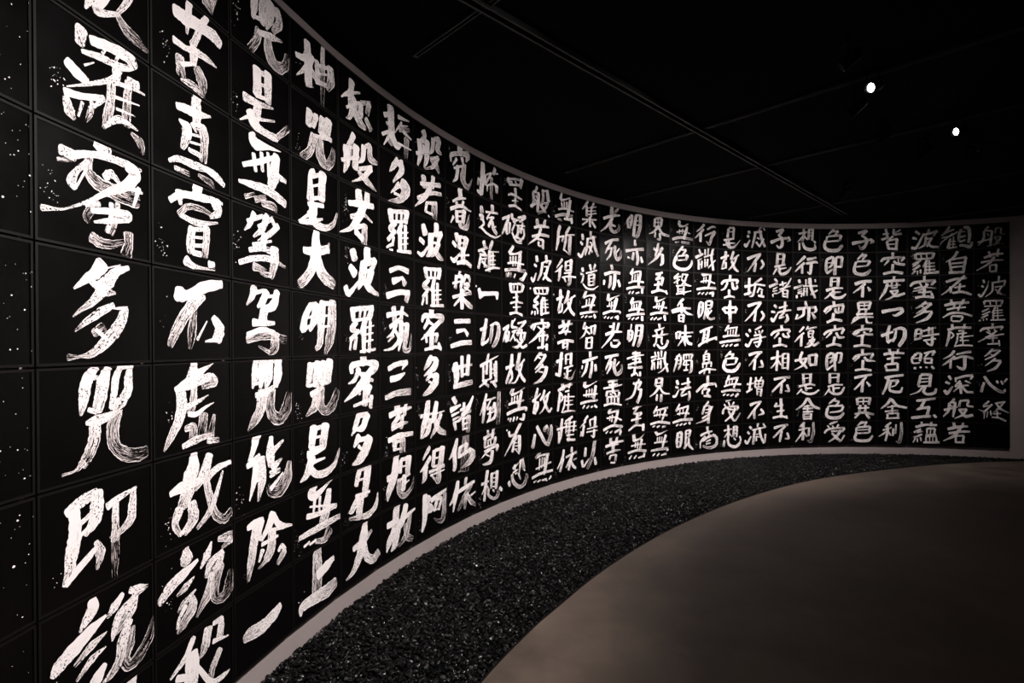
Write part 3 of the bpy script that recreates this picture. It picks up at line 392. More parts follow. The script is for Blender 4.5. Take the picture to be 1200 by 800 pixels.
19,4:336,100,116 355,276,106|356,112,47 646,65,55 817,91,84|839,104,119 773,264,82|479,144,47 457,265,47|604,130,50 603,251,50|354,320,53 730,283,48|560,345,89 580,554,99|435,476,36 644,428,36|332,633,53 558,585,48 813,596,43|558,646,89 556,886,89|433,744,36 726,709,36|309,930,71 556,886,55 789,948,66
19,5:67,366,77 267,257,65|246,287,75 145,466,85 45,701,43|165,524,94 164,700,94|265,434,94 243,670,85|164,700,30 264,670,31|410,133,95 388,282,86 595,306,43|513,68,53 389,193,37|617,184,49 940,110,62|918,126,85 722,301,61|387,431,56 594,366,44|511,398,58 386,580,58 304,699,25|427,520,62 509,668,62|679,333,82 593,516,91|552,457,42 937,448,49|764,361,80 719,636,109|894,449,100 849,634,90|551,637,55 676,757,71|805,665,85 591,848,86 384,847,18|676,788,71 804,864,67 957,803,74
19,6:382,70,106 360,292,134 318,468,113|158,432,86 462,355,57|318,498,89 175,785,80 155,856,46|358,530,86 377,709,75 255,849,57|674,30,118 608,300,126 544,479,85|866,217,56 629,422,55|778,336,67 670,605,83 500,836,53 315,853,18|628,482,87 754,701,100 883,832,94
19,7:416,9,117 333,151,125|353,182,81 581,143,47 882,16,21|373,273,58 352,419,58|476,238,59 454,430,49|580,233,60 570,443,60|751,127,99 664,392,130 641,572,111|250,438,62 496,405,56 835,380,38|188,695,83 536,619,82 921,604,82|921,619,114 920,696,83|247,821,49 207,859,49|328,832,65 287,915,56|451,819,67 409,917,57|576,835,65 533,905,56|832,793,124 810,912,93 660,892,30
19,8:701,19,111 531,250,101 364,490,81 81,833,22|245,204,88 304,317,70 531,280,46|551,373,91 404,557,63|593,350,45 656,391,58|656,391,130 654,694,131 631,871,61|446,505,79 382,761,89|487,542,24 612,550,24|466,628,24 612,640,24|424,710,30 611,731,24|486,722,28 631,871,35|165,138,44 181,149,44
19,9:693,65,72 671,273,82|399,241,70 608,138,47|462,166,76 481,350,66|398,360,49 586,314,35|650,117,60 801,58,68|779,84,87 820,337,107|863,409,40 820,337,48|693,156,62 627,445,51|480,410,47 564,399,33|234,587,113 274,686,81|357,410,90 397,598,104 603,801,94 817,796,102 927,609,128 906,511,48 30|606,440,57 689,611,50
18,1:408,117,97 343,245,65|343,245,67 259,330,91 278,545,113 193,754,76|301,288,45 492,268,52|470,290,109 447,566,128 424,825,98|152,733,80 512,518,50|363,366,52 384,439,52|341,497,50 383,566,50|645,148,114 643,421,95 555,539,38|644,164,50 821,116,57|821,116,131 864,364,142 932,396,52|598,560,43 864,462,57|841,484,81 684,732,77 423,888,57 35|554,603,105 684,732,102 772,776,59|861,852,57 906,891,48
18,2:401,83,123 421,237,134|726,28,97 681,215,116|293,327,67 550,242,88 881,206,59|208,610,67 548,498,76 879,483,73|549,306,104 418,586,88 41,874,20|418,649,58 634,642,59|634,658,113 632,898,83|460,737,91 459,832,57 632,834,40
18,3:372,179,112 392,303,122|286,428,68 361,465,69|158,836,82 240,905,86 347,672,44|763,103,117 784,294,106|563,357,45 762,264,51 964,219,45|941,238,83 872,378,73|607,351,98 540,648,93 409,886,35|672,438,38 872,411,45|827,433,96 736,688,99 625,830,49|671,631,64 802,777,93 959,840,53
18,4:281,136,108 322,258,98|323,116,57 845,64,52|822,83,109 777,233,89|450,135,51 471,229,51|601,121,52 623,215,52|322,274,44 754,251,39|449,326,61 278,498,86 405,520,46|426,550,72 235,689,64|235,627,54 403,742,55|192,817,70 150,898,35|297,811,69 296,906,50|403,773,70 402,868,60|621,375,84 533,574,83|577,475,112 552,892,102|687,370,63 728,818,73|577,475,32 820,424,32|576,571,32 841,552,32|576,667,32 841,650,32|531,877,45 862,811,52|114,137,57 131,151,57
18,5:573,3,133 594,114,112|148,288,84 231,207,73 486,150,57 837,137,78|860,153,117 792,252,90|315,220,60 230,348,68|400,249,44 658,401,60|615,210,55 792,269,42|659,256,82 484,437,87 270,614,74 42,756,21|571,371,65 702,432,65|398,534,51 812,495,59|614,466,123 589,883,113|461,596,70 482,692,60|812,528,76 744,658,66|395,882,58 743,836,46|766,787,105 765,933,105
18,6:523,11,106 393,136,89 266,259,32|479,90,45 719,94,58|719,110,104 521,330,98 285,511,31|436,168,47 521,202,48|607,397,78 476,487,69 305,607,38|563,459,45 739,466,58|761,483,141 693,658,139 517,840,107 219,941,27 15|433,581,39 605,621,45
18,7:386,86,79 321,301,108 257,453,96|194,447,83 385,339,47 492,253,41|299,457,90 234,796,109|384,497,100 383,624,109 276,817,85|667,171,90 600,326,95 491,444,70|890,238,57 644,395,56|822,281,72 731,532,90 597,743,54 445,853,25|622,425,83 730,661,99 840,820,77|954,735,66 863,839,75
18,8:271,446,100 185,792,130 15|357,222,108 505,467,117 678,736,106 833,811,92 15|928,255,73 949,438,119 879,656,138 788,836,135 35|770,249,77 659,330,123 702,401,68|792,285,58 836,421,95 791,511,62 50
18,9:458,0,89 308,130,88|372,127,56 544,97,46 831,120,72|457,191,62 433,504,51|565,181,52 533,462,52|653,198,53 620,449,53|764,155,118 695,465,117 627,676,95|306,461,42 542,416,42 919,382,49|158,694,71 454,636,75 986,642,61|219,834,43 325,812,43|367,854,44 474,832,44|539,847,39 714,857,66|714,873,50 758,916,43|916,823,72 826,883,45
17,1:409,48,95 364,226,104|386,254,78 562,195,46 766,95,40|407,333,74 428,462,64|517,290,62 507,511,62|629,264,62 605,489,51|765,181,121 695,537,128 626,755,115|275,563,52 561,482,62 923,504,44|145,807,71 471,687,86 876,652,69 25|252,867,57 425,881,57 40|514,813,61 784,791,83|807,752,121 829,884,99
17,2:337,83,103 270,295,117 247,565,108 181,848,48|269,428,52 488,373,53|488,356,65 421,535,65|736,39,84 578,272,92|577,340,92 553,546,100 485,810,68|555,327,53 941,240,41|757,342,147 733,618,149 731,908,96 20|507,790,43 663,884,34
17,3:417,105,82 198,401,41|416,307,62 262,460,65 112,544,21|328,418,111 305,621,109 260,792,68|571,185,103 547,424,83|571,168,47 798,86,61|798,86,138 773,397,117|593,284,27 751,246,27|570,439,47 796,394,41|502,531,47 818,460,47|413,675,40 681,612,54 1002,610,56|727,505,128 725,777,145 656,903,83 30|501,699,68 567,794,58
17,4:345,84,113 343,351,144|192,379,81 453,275,69|343,384,98 254,723,88|408,514,72 384,716,73 254,790,43|677,88,111 608,331,114 496,474,60|951,202,52 630,397,52|812,281,80 720,527,90 450,796,33|652,463,111 764,695,115 924,823,87|65,240,46 82,249,46
17,5:272,238,82 536,163,82 830,119,55|426,16,101 491,215,122|694,5,101 625,211,111|535,214,86 358,419,68|647,278,65 534,450,92|271,421,61 534,365,61 759,378,41|226,737,82 532,652,74 872,684,83|444,720,94 442,888,94|465,754,48 621,720,48|621,736,95 597,940,84|443,871,41 576,855,34
17,6:375,55,123 330,388,143 284,753,123|179,317,92 440,224,50|134,696,82 284,753,76|552,125,84 550,395,74|552,108,49 777,61,63|777,78,129 752,402,107|573,261,27 731,248,27|482,528,49 843,456,42|616,533,95 592,803,79 458,830,28|660,637,29 774,608,29|481,696,60 614,855,65 795,848,69 958,581,20 40
17,7:237,216,89 523,103,94 816,55,50|391,-7,111 434,198,121|726,15,101 657,146,100|302,288,92 256,584,102 212,845,72|345,325,74 410,464,83 300,588,54|522,272,49 679,250,56|432,433,40 906,457,34|521,407,74 474,706,72 363,912,40|655,350,75 631,586,85|520,575,41 836,571,35|541,695,41 835,708,34|654,588,75 629,891,85|385,914,48 652,893,55 949,926,34
17,8:383,132,94 338,427,125|186,423,76 514,385,42|250,515,82 248,848,82 10|359,430,104 314,691,93 248,831,51|809,99,79 515,216,54|470,278,48 970,274,35|695,171,97 645,844,107|514,385,34 969,412,35|535,523,34 991,536,28|559,323,74 535,590,64|900,265,77 852,568,77|557,661,41 874,674,42|578,783,67 736,824,67 920,853,68
17,9:443,115,95 375,371,103 178,649,30|419,379,105 285,738,84|780,88,97 779,225,97|530,350,60 987,262,76|824,284,104 640,557,91 528,670,39|778,379,98 639,761,87|709,434,73 822,661,93 936,770,69|1009,456,23 846,494,46
16,1:502,50,89 277,344,48|456,201,95 454,518,95|752,48,85 682,224,76|500,262,34 868,149,42|500,368,35 843,280,35|499,474,35 866,365,42|660,193,74 635,518,74|275,676,55 865,581,50|589,563,96 587,847,96|498,686,51 274,851,43|679,687,81 817,841,92
16,2:272,184,106 293,320,106|204,439,83 270,499,84|93,838,95 223,890,92 380,587,54|609,20,98 630,266,87|449,295,56 861,156,50|494,288,103 447,612,91 378,833,49|584,379,47 675,401,47|538,528,79 673,686,80|675,437,77 536,776,67|722,179,111 789,491,121 927,794,87
16,3:265,286,105 286,371,105|198,468,59 308,491,52|307,526,69 262,689,65 196,765,25|579,143,107 624,280,97|809,97,89 738,267,78|419,427,49 877,287,43|669,346,67 577,445,58|531,485,96 529,804,96|554,483,49 760,425,57|760,443,108 735,785,97|553,589,28 736,553,28|553,696,28 736,660,28|529,822,42 735,785,43|284,791,44 439,918,69 711,930,57 944,802,23
16,4:416,26,94 303,245,93|325,226,64 527,158,42 756,141,93|436,306,63 412,519,63|549,263,53 525,513,53|779,175,118 639,470,109 569,652,90|235,565,57 525,477,50 777,462,50|168,777,70 524,708,64 892,671,50|211,897,46 299,841,46|365,891,46 455,834,47|523,867,43 659,843,43|752,786,92 797,873,103
16,5:364,67,88 297,227,78|274,262,49 566,220,43|431,188,80 340,436,73 141,596,20|407,330,57 564,433,57|612,183,86 633,396,86|634,183,43 796,142,51|796,142,108 748,430,97|428,576,105 404,894,95|451,576,43 655,539,50|655,556,97 630,895,86|450,717,28 631,699,29|426,911,42 653,895,50
16,6:561,19,106 582,179,117|268,348,94 559,285,88 882,203,67|446,388,114 377,632,109 220,836,46|650,358,97 625,607,118 555,870,106|245,487,61 222,574,51|787,470,108 809,650,130
16,7:352,-17,116 329,157,147|351,176,102 554,137,38 854,12,20|417,304,64 394,514,53|530,277,64 506,523,54|644,267,54 619,532,54|806,188,120 711,576,119|283,452,57 552,438,57 874,445,43|171,705,79 505,665,65 873,661,58|258,871,57 325,789,57|414,886,52 504,824,52|595,868,46 686,842,46|756,830,70 848,893,63
16,8:457,155,84 299,313,65|366,321,70 122,501,22|299,454,95 230,760,105|187,649,73 142,782,31|546,307,74 568,488,63|546,290,44 776,263,60|776,227,121 751,547,99|432,576,36 867,543,45|409,679,43 866,669,44|727,651,110 703,862,89 589,810,29
16,9:361,201,96 337,443,117|203,595,103 268,782,81 493,576,48|748,12,133 676,394,143 537,726,117 423,882,82 35|744,585,93 789,790,124
15,1:521,20,129 520,242,161|798,22,84 635,221,84|182,468,86 497,338,87 867,253,52|542,386,124 359,675,90 47,945,23|518,538,72 472,767,131 631,871,90 817,748,105 841,594,75 35|541,645,62 678,659,55
15,2:243,316,89 492,170,66 792,107,89|514,203,80 355,447,90 241,645,45|332,486,80 582,416,37|513,462,80 443,692,83 285,877,34|651,369,109 650,592,132 741,804,107 905,672,108 907,446,56 30|837,418,44 673,626,53
15,3:487,38,107 532,162,118|215,378,102 531,273,81 855,278,98|462,428,106 438,688,113 369,822,57|645,373,140 620,672,148 550,863,91|191,599,102 168,729,71|783,546,108 852,728,109
15,4:367,61,105 344,246,136|389,262,93 571,158,46 850,46,19|411,353,52 388,464,52|502,311,53 478,533,53|617,267,54 592,491,54|719,186,125 639,451,113 569,640,92|298,469,44 708,410,52|140,732,74 477,626,74 847,627,60|870,645,72 846,702,51|184,877,50 251,819,42|318,890,50 385,832,42|453,885,48 545,826,41|636,841,53 776,799,69|752,818,110 752,893,88
15,5:589,47,107 542,308,128|798,41,106 726,267,95|406,163,66 611,158,45|247,441,98 564,344,82 937,338,53|564,381,111 381,605,89 67,897,26|471,715,74 493,826,90 700,845,85 840,715,90|563,641,44 794,640,60
15,6:220,227,97 468,177,75 768,145,90|491,196,98 331,450,88 218,666,40|331,450,60 512,418,45|467,380,106 420,563,102 284,778,49|628,310,108 580,568,139 694,814,112 881,729,128 930,505,66 30|813,389,47 673,534,56
15,7:486,27,78 327,74,70|350,75,60 716,39,68|372,187,67 738,171,60|147,283,59 507,250,68 926,201,38|531,48,108 529,455,97|258,400,59 784,398,45|280,438,106 257,546,95|807,475,110 783,585,99|415,484,59 506,565,59|598,460,65 666,558,56|324,588,51 736,601,52|301,623,106 300,843,85|460,635,75 467,858,75|597,646,76 595,869,76|759,658,110 757,883,99|166,868,75 504,824,52 898,914,53
15,8:435,-16,92 343,141,101|366,143,61 780,90,77|410,258,54 387,403,54|502,231,54 477,450,54|733,142,120 661,396,108 591,537,85|275,317,52 593,314,52 895,440,61|139,704,87 499,600,75 941,671,75|227,825,53 317,763,45|407,829,51 498,785,43|613,837,65 869,756,83|869,831,109 821,938,87
15,9:429,-20,107 428,182,129|704,-21,89 657,215,133|450,186,82 985,186,61|224,282,84 496,248,98 773,269,37|541,273,142 517,528,120|268,527,71 540,476,69 841,485,38|402,658,87 379,747,65|402,621,45 654,624,45|654,643,100 607,877,88 30|424,865,51 606,896,52
14,1:366,149,62 207,384,98 228,609,107|388,164,115 364,397,112 295,618,69|252,415,37 364,378,37|571,134,113 500,453,125 452,881,116|594,111,62 756,104,78|756,123,141 730,534,137 613,859,129 498,914,61 20|570,327,30 708,305,31|569,481,31 684,463,31
14,2:497,29,87 519,199,120|134,456,97 495,374,76 866,310,108|449,495,104 402,730,104|587,440,121 631,705,131 584,902,94|200,676,74 289,704,41|771,612,77 816,782,122
14,3:423,72,67 331,252,115|331,252,77 583,153,61 768,136,62|399,304,63 375,497,53|513,274,64 489,507,53|628,245,65 604,498,65|744,196,106 649,629,106|240,584,53 535,503,61 883,514,63|149,799,76 534,715,77 905,707,78|237,964,53 305,884,45|373,956,54 441,875,45|532,945,47 671,898,55|811,772,99 810,908,110
14,4:417,125,97 326,302,116|325,321,85 531,253,46 762,221,70|370,376,53 347,568,53|461,352,54 447,564,54|576,327,54 556,559,54|738,261,115 620,634,104|234,573,61 529,503,69 877,526,55|144,766,84 482,697,77 900,662,78|210,878,49 300,818,41|368,892,52 459,813,43|527,868,49 643,807,49|805,782,110 805,898,110
14,5:344,65,53 321,218,53|230,296,106 206,600,116|275,276,63 388,312,64|388,332,105 341,561,90 228,676,54|252,448,31 365,427,31|572,98,118 524,445,117 408,829,83|595,97,54 804,93,78|804,93,142 755,481,151 637,791,131 568,830,42 25|594,290,31 756,268,31|570,483,31 732,462,31
14,6:521,60,84 383,135,58|384,97,61 705,101,93|157,284,62 474,213,62 868,161,39|520,99,108 495,521,97|382,326,46 704,275,63|704,294,94 657,409,52|201,513,63 473,443,55 750,412,63|290,591,61 472,616,54 795,607,86|200,608,77 313,630,54|471,674,97 448,865,97|334,898,83 516,810,46 608,910,55|701,798,88 700,914,99
14,7:653,47,83 607,141,73|423,170,78 514,252,61|514,175,70 746,148,71|746,148,102 605,373,81|537,215,86 467,480,94 330,662,71 60,757,16|605,411,46 744,420,70|744,420,121 696,649,129 579,872,115
14,8:395,88,64 741,1,73|602,29,90 463,209,80 417,282,61|463,286,47 740,253,64|763,275,86 646,380,67|577,335,131 552,602,120|325,503,71 553,468,63 738,466,39|210,853,61 506,694,72 830,748,62|830,709,133 829,903,111
14,9:413,29,127 435,223,148|434,243,97 688,197,53 876,45,24|503,328,55 479,479,55|595,321,55 570,568,55|757,245,111 686,584,89|320,419,55 594,398,47 921,421,39|184,648,71 547,604,70 943,678,85|227,864,60 318,763,50|431,875,58 523,793,49|614,883,49 871,844,66|872,766,101 847,879,79
13,1:370,148,105 346,408,94|415,102,71 644,69,79|666,105,115 619,371,94|392,263,31 597,235,32|506,108,54 505,386,54|369,424,47 596,374,47|528,383,95 323,608,74 121,712,24|527,423,104 687,641,102 965,687,67|390,639,62 367,800,73|572,656,97 571,854,95 457,868,39
13,2:501,41,84 478,183,105|319,240,88 455,304,71 684,160,57|684,180,103 453,542,97 70,854,21|499,418,56 683,420,72|683,440,130 681,719,136 589,827,63|455,225,103 386,509,92
13,3:405,180,87 679,98,72|587,166,90 404,378,72|404,378,64 678,278,80|701,296,115 631,561,104|517,449,116 470,730,105|335,580,63 631,521,56|221,863,87 538,766,79 814,809,57|814,789,112 884,885,61
13,4:400,11,107 400,170,128|422,188,88 582,141,49 813,30,21|444,267,53 421,446,53|536,243,53 512,482,53|720,194,105 649,437,93 580,599,81|286,412,55 535,362,56 858,409,57|172,672,79 488,602,79 903,608,73|171,868,53 261,787,44|306,865,51 419,783,43|464,861,49 624,797,57|763,713,109 786,872,87
13,5:532,18,108 554,197,86|349,279,73 761,153,49|416,318,74 438,436,64|668,275,73 621,415,73|258,477,63 575,435,64 923,392,40|415,516,64 392,714,64|438,516,48 667,514,56|644,534,75 620,674,75|301,832,85 392,714,48|437,793,72 573,913,81 780,874,89 898,674,107 851,634,46|620,714,48 665,774,58
13,6:345,70,63 367,169,63|186,265,64 434,209,48|208,403,85 389,308,51|253,463,74 207,698,84|320,464,64 319,701,64|481,71,75 502,310,64|618,33,87 617,232,65|434,348,48 802,275,57|479,428,75 455,666,64|593,391,76 592,670,76|478,508,32 593,491,32|803,75,87 755,395,109 892,800,95|893,518,57 660,752,55 477,845,26
13,7:407,81,106 361,296,106|476,32,79 613,38,88|636,71,130 611,349,109|407,219,40 589,208,40|383,337,48 611,329,56|520,364,97 337,572,74 112,708,26|542,385,75 702,593,76 958,649,40|427,657,75 403,853,97|610,668,109 585,905,109 25
13,8:425,93,71 288,320,91|333,244,57 885,167,66|446,293,43 400,448,43|561,262,43 537,499,43|791,240,86 698,473,86 628,627,64|287,418,48 560,402,48 860,447,64|151,721,72 513,676,80 952,757,80|240,829,51 331,798,42|421,854,59 535,818,51|649,869,65 788,862,57
13,9:352,18,112 419,124,103|419,132,90 602,103,51 857,10,22|442,245,54 418,441,54|533,235,43 509,452,43|624,245,44 600,462,44|786,203,109 692,473,98 646,627,77|305,428,56 601,422,48 855,452,48|169,707,64 508,690,80 900,699,81|877,736,93 830,790,51|235,893,56 325,826,47|415,917,57 507,849,47|598,921,50 806,888,67
12,1:414,88,113 391,213,123|413,251,99 594,250,49 776,147,50|412,394,42 412,557,42|548,358,42 524,544,42|730,275,102 660,529,111 591,721,100|300,508,48 547,440,49 866,507,43|121,791,80 456,694,90 957,724,84 25|231,901,57 410,883,57 40|500,874,74 841,880,83 40
12,2:545,33,91 408,209,82 273,383,45|499,160,57 680,143,65|680,163,84 543,360,74|273,424,95 317,583,74|363,416,57 725,344,65|748,362,120 678,533,90|362,579,49 633,536,49|251,467,112 183,756,125 405,902,110 722,878,108 907,699,97 930,532,43
12,3:359,88,61 180,242,61|180,283,57 449,184,49|314,193,63 313,477,63|403,309,51 179,445,42|539,96,72 493,263,51|539,96,49 767,101,58|721,125,70 629,336,70|493,303,57 719,495,63 903,525,34|675,292,65 492,508,55|268,561,49 811,489,41|335,598,74 333,842,63|582,584,75 581,871,64|357,678,32 582,658,33|356,760,32 582,740,33|266,866,57 536,812,57 902,711,25
12,4:558,36,101 399,206,83 309,331,38|86,521,98 443,408,98 875,394,58|489,243,117 487,570,106|398,491,83 85,602,25|556,445,93 714,584,87 967,639,34|374,675,85 373,899,74|397,654,49 577,649,57|577,670,106 553,916,96|396,777,33 554,773,33|396,899,49 553,896,49
12,5:259,349,95 281,552,95|304,307,57 439,306,65|438,327,93 370,551,83|643,58,86 642,345,97|483,347,65 963,322,50|483,510,74 893,467,50|642,345,118 618,673,118|596,510,95 324,836,38|664,509,103 754,715,114 915,777,86|595,673,95 640,838,53
12,6:390,163,66 210,363,66|255,242,49 457,225,49|299,324,83 231,567,82 141,828,41|456,286,85 433,531,84 342,732,61|321,406,33 433,388,33|321,528,33 410,510,33|570,206,75 569,370,75|570,186,49 936,170,66|936,190,85 889,334,64|683,208,43 683,331,43|798,209,43 797,333,43|614,412,72 545,574,62|614,412,49 889,396,58|912,418,98 887,789,107 795,869,56|568,575,41 796,560,41|682,454,54 658,782,65|567,780,58 749,764,50
12,7:273,178,111 317,301,111|227,399,75 316,444,67|114,758,82 225,744,85 361,507,50|748,94,97 746,402,108|474,308,58 839,242,59|428,510,58 861,449,67|655,439,89 472,676,81 472,758,75|472,758,60 699,688,51|791,611,97 813,818,109 744,938,62 25
12,8:380,79,71 245,314,91|312,258,59 766,166,68|402,285,43 378,487,43|537,253,43 514,456,43|742,226,85 650,466,85 604,627,64|289,440,49 559,418,49 787,456,57|110,750,75 467,678,83 924,693,91|242,883,54 332,830,45|399,876,55 489,823,46|557,869,53 671,817,45|785,806,90 831,851,81
12,9:308,174,106 262,495,106 283,701,83|353,158,75 465,148,83|465,189,118 441,513,118 395,692,85|307,337,33 442,329,33|306,500,32 418,511,33|305,703,50 418,695,42|647,123,86 621,696,97 553,771,60|670,105,58 830,99,75|830,119,109 783,342,87|669,228,33 783,226,33|668,372,42 783,363,42|644,698,70 782,548,60|760,422,86 781,672,100 942,854,64
11,1:445,96,90 312,255,79 136,397,26|422,286,81 267,467,88 69,651,35|311,463,103 288,757,103|578,271,59 802,144,75 938,152,51|488,531,50 892,325,76|892,346,115 755,590,108 665,850,86 531,736,38 30
11,2:242,94,83 285,215,83|109,395,109 396,249,67|174,514,42 351,440,42|218,553,83 217,844,93|350,544,72 327,796,72|217,678,33 350,648,33|485,75,63 484,284,63|619,22,73 596,276,63|439,371,50 843,215,59|483,451,63 482,744,73|595,443,63 571,696,63|483,577,33 594,561,33|821,6,83 752,348,106 796,640,107 817,849,96|909,463,46 616,777,45
11,3:393,-41,92 370,64,92|392,84,83 727,2,76|436,165,41 413,375,41|525,139,42 515,370,42|704,66,94 658,363,93 612,533,82|303,339,50 569,283,51 883,373,52|147,638,83 478,581,84 927,561,84 20|190,823,52 279,757,44|345,817,53 433,750,44|500,831,54 589,744,46|656,783,59 836,734,76|813,777,104 790,883,83
11,4:255,174,93 209,508,93 230,716,83|277,132,59 365,150,59|387,170,94 364,463,93 297,673,61|254,341,33 364,317,33|521,124,94 497,459,94 429,796,72|565,89,67 767,82,76|767,115,104 721,327,94|542,249,33 721,235,34|542,395,42 721,369,50|608,456,93 563,667,104 696,791,69 877,745,77 30|743,453,66 563,667,56
11,5:272,299,86 471,213,86 785,84,52|449,297,93 380,674,104|627,212,105 559,590,115 536,716,73|448,423,34 582,401,34|425,548,34 568,527,34|203,840,79 469,674,78 919,526,78|919,505,95 941,611,53
11,6:534,30,69 445,176,59|422,218,94 421,510,84|467,176,51 601,157,59|623,178,106 622,472,95|444,281,34 600,262,34|444,385,34 600,379,34|354,551,59 734,495,68|376,572,63 376,698,63|734,516,63 710,663,63|532,512,53 509,722,52|221,902,79 509,764,76 913,795,51|464,762,73 419,950,52|643,767,74 642,914,74
11,7:575,-4,105 573,311,116|108,626,82 417,389,104 888,344,85|910,366,74 933,472,53|573,353,98 416,556,88|350,595,73 349,720,73|372,554,50 639,545,67|639,566,91 549,730,83 683,862,82|415,807,67 683,841,67
11,8:592,47,89 480,187,79|436,227,94 346,514,73|480,208,51 636,196,59|659,240,106 612,615,106 589,866,117|479,355,34 613,342,34|457,479,34 613,468,34|345,681,64 590,530,58 794,226,40|748,245,63 658,492,52|589,698,98 322,805,52 80,863,21
11,9:543,9,94 565,200,94|276,344,88 498,258,70 744,214,52|453,401,78 275,594,72 252,843,42|609,288,73 631,458,73|363,560,82 631,416,79 901,396,77|675,546,54 496,614,53|789,344,64 946,527,103 900,777,109 629,857,101 362,769,75 25|496,698,43 675,672,43
10,1:524,104,65 436,239,74|458,195,111 413,496,101|502,127,60 677,113,68|677,135,103 653,479,92|479,300,34 654,265,34|283,633,76 675,542,68|457,578,83 499,832,72|347,735,60 718,731,43|239,828,59 499,789,51|369,670,71 455,877,103 674,884,78 939,587,23 20
10,2:346,97,112 323,396,132|151,364,85 454,240,77|280,441,89 170,787,59|344,523,82 343,736,82|192,786,43 322,737,43|651,78,100 562,383,100|870,194,53 628,379,62|782,306,68 649,592,95 451,816,37|584,467,102 692,718,110 845,861,67
10,3:516,26,103 515,218,103|168,381,90 276,271,94 581,216,85 822,205,86|822,227,120 777,358,80|406,330,87 297,547,74 145,637,35|602,322,103 645,534,117 777,551,95|799,443,83 821,528,73|470,626,103 469,882,103|273,930,68 491,860,68 687,897,69
10,4:512,51,93 508,885,124 15|228,357,117 314,504,78|272,334,85 751,302,94|773,345,110 707,518,90|314,525,77 729,496,77|489,223,123 488,607,134
10,5:442,35,87 311,249,67|398,163,60 814,96,52|420,248,41 397,441,41|529,205,41 506,440,41|638,204,41 615,419,41|770,161,72 725,418,72|224,483,77 484,440,60 879,439,69|94,717,77 483,654,86 923,612,86|179,866,63 266,803,45|330,867,63 417,803,45|504,846,63 592,783,45|679,847,61 833,805,78
10,6:525,82,84 307,293,56|481,188,60 656,190,69|634,211,77 524,360,67|328,357,82 327,570,72|372,357,51 765,342,77|787,363,101 720,534,81|349,613,43 698,577,52|285,441,112 240,696,130 391,848,120 697,834,125 874,623,108 897,537,52
10,7:456,42,90 368,253,80|412,190,69 828,138,87|346,252,72 324,422,61|477,256,41 454,427,41|586,238,41 563,430,41|784,201,91 651,519,81|259,463,61 563,387,52 937,400,69|150,671,77 519,621,77 914,657,86|214,823,55 301,762,46|366,829,53 453,790,45|518,856,54 627,797,54|715,886,76 825,783,86
10,8:539,-14,62 321,62,62|256,186,56 320,275,56|430,109,60 473,239,60|648,119,70 582,245,60|190,545,91 255,357,74 560,286,60 823,299,86|823,321,90 757,425,70|385,363,68 603,417,60|691,379,111 558,629,97 296,849,56|428,451,68 558,714,95 689,851,72 911,562,40 20
10,9:404,5,82 425,262,103 402,603,93|252,230,69 556,185,52|381,345,68 250,506,39|446,349,55 555,485,46|644,105,93 621,490,83|644,84,51 776,92,60|776,114,94 752,499,83|665,235,34 753,233,35|665,364,34 753,361,35|250,634,82 227,846,103|380,601,78 466,821,99 685,902,112 861,808,108 928,641,52|642,556,55 708,625,55|885,508,70 928,641,70
9,1:280,222,110 301,286,110|237,397,95 279,438,85|109,749,94 172,811,107 321,566,47|769,-2,66 662,200,76|491,253,78 790,192,78|534,294,98 469,601,88 404,864,59|747,195,112 789,497,111 916,795,91|618,463,54 703,502,45|575,639,78 702,806,68|875,492,66 702,806,66|876,57,70 919,141,60
9,2:233,326,113 488,207,96 744,117,96|701,154,112 487,467,93 219,858,28|563,486,69 494,823,109|786,368,80 858,539,100 741,718,57
9,3:294,124,100 270,773,110|124,453,104 483,378,52|101,777,78 355,685,78|783,108,81 526,290,71|483,335,61 910,388,70|547,333,79 439,770,96 291,859,35|696,503,67 610,679,67|696,503,55 824,586,55|652,808,79 866,847,88|781,631,71 780,805,71
9,4:247,228,113 523,137,87 758,89,96|715,133,104 479,463,93 118,856,28|556,418,70 486,831,110|778,459,79 863,632,101 734,829,57
9,5:286,201,97 328,288,87|158,374,83 242,461,74|136,806,97 241,850,100 390,591,58|754,69,72 519,200,62|519,287,49 561,374,49|668,243,60 689,330,50|818,221,68 753,330,58|475,439,61 731,395,61|348,612,61 603,548,70 946,483,44|474,721,61 773,657,61|731,461,101 687,765,99 601,896,61 517,808,28
9,6:282,218,105 558,134,87 772,114,87|686,157,95 472,416,85 259,673,28|514,416,90 470,806,110|749,463,89 812,682,89 641,722,26
9,7:342,151,80 276,669,100|193,407,70 468,371,52|171,730,72 382,607,63|533,155,80 554,286,70|768,139,68 682,289,68|511,285,80 510,546,70|532,285,52 832,271,79|831,293,71 788,510,71|660,289,50 638,506,50|532,416,35 788,401,35|531,546,44 788,532,44|574,613,60 594,852,60|595,613,43 766,618,52|766,618,81 722,900,81|616,723,35 744,727,35
9,8:316,255,107 508,176,80 743,141,79|678,204,96 464,456,86 209,792,58|507,414,70 463,630,100 484,805,90|741,446,86 827,602,100 634,681,27
9,9:292,142,91 355,211,82|207,355,82 270,423,73|100,695,81 184,786,102 333,535,59|611,28,91 589,158,61|825,38,67 889,151,57|397,278,62 932,175,62|482,282,101 416,843,91|674,205,100 716,513,98 843,825,97|545,460,35 673,445,35|545,547,60 544,721,60|566,548,43 652,574,43|909,480,81 887,784,71
8,1:373,165,96 621,68,96|621,90,120 455,337,92|455,316,76 578,465,117 577,728,124 474,819,88 371,735,46|166,611,123 496,468,87 868,410,88|827,389,106 889,497,77 785,545,44
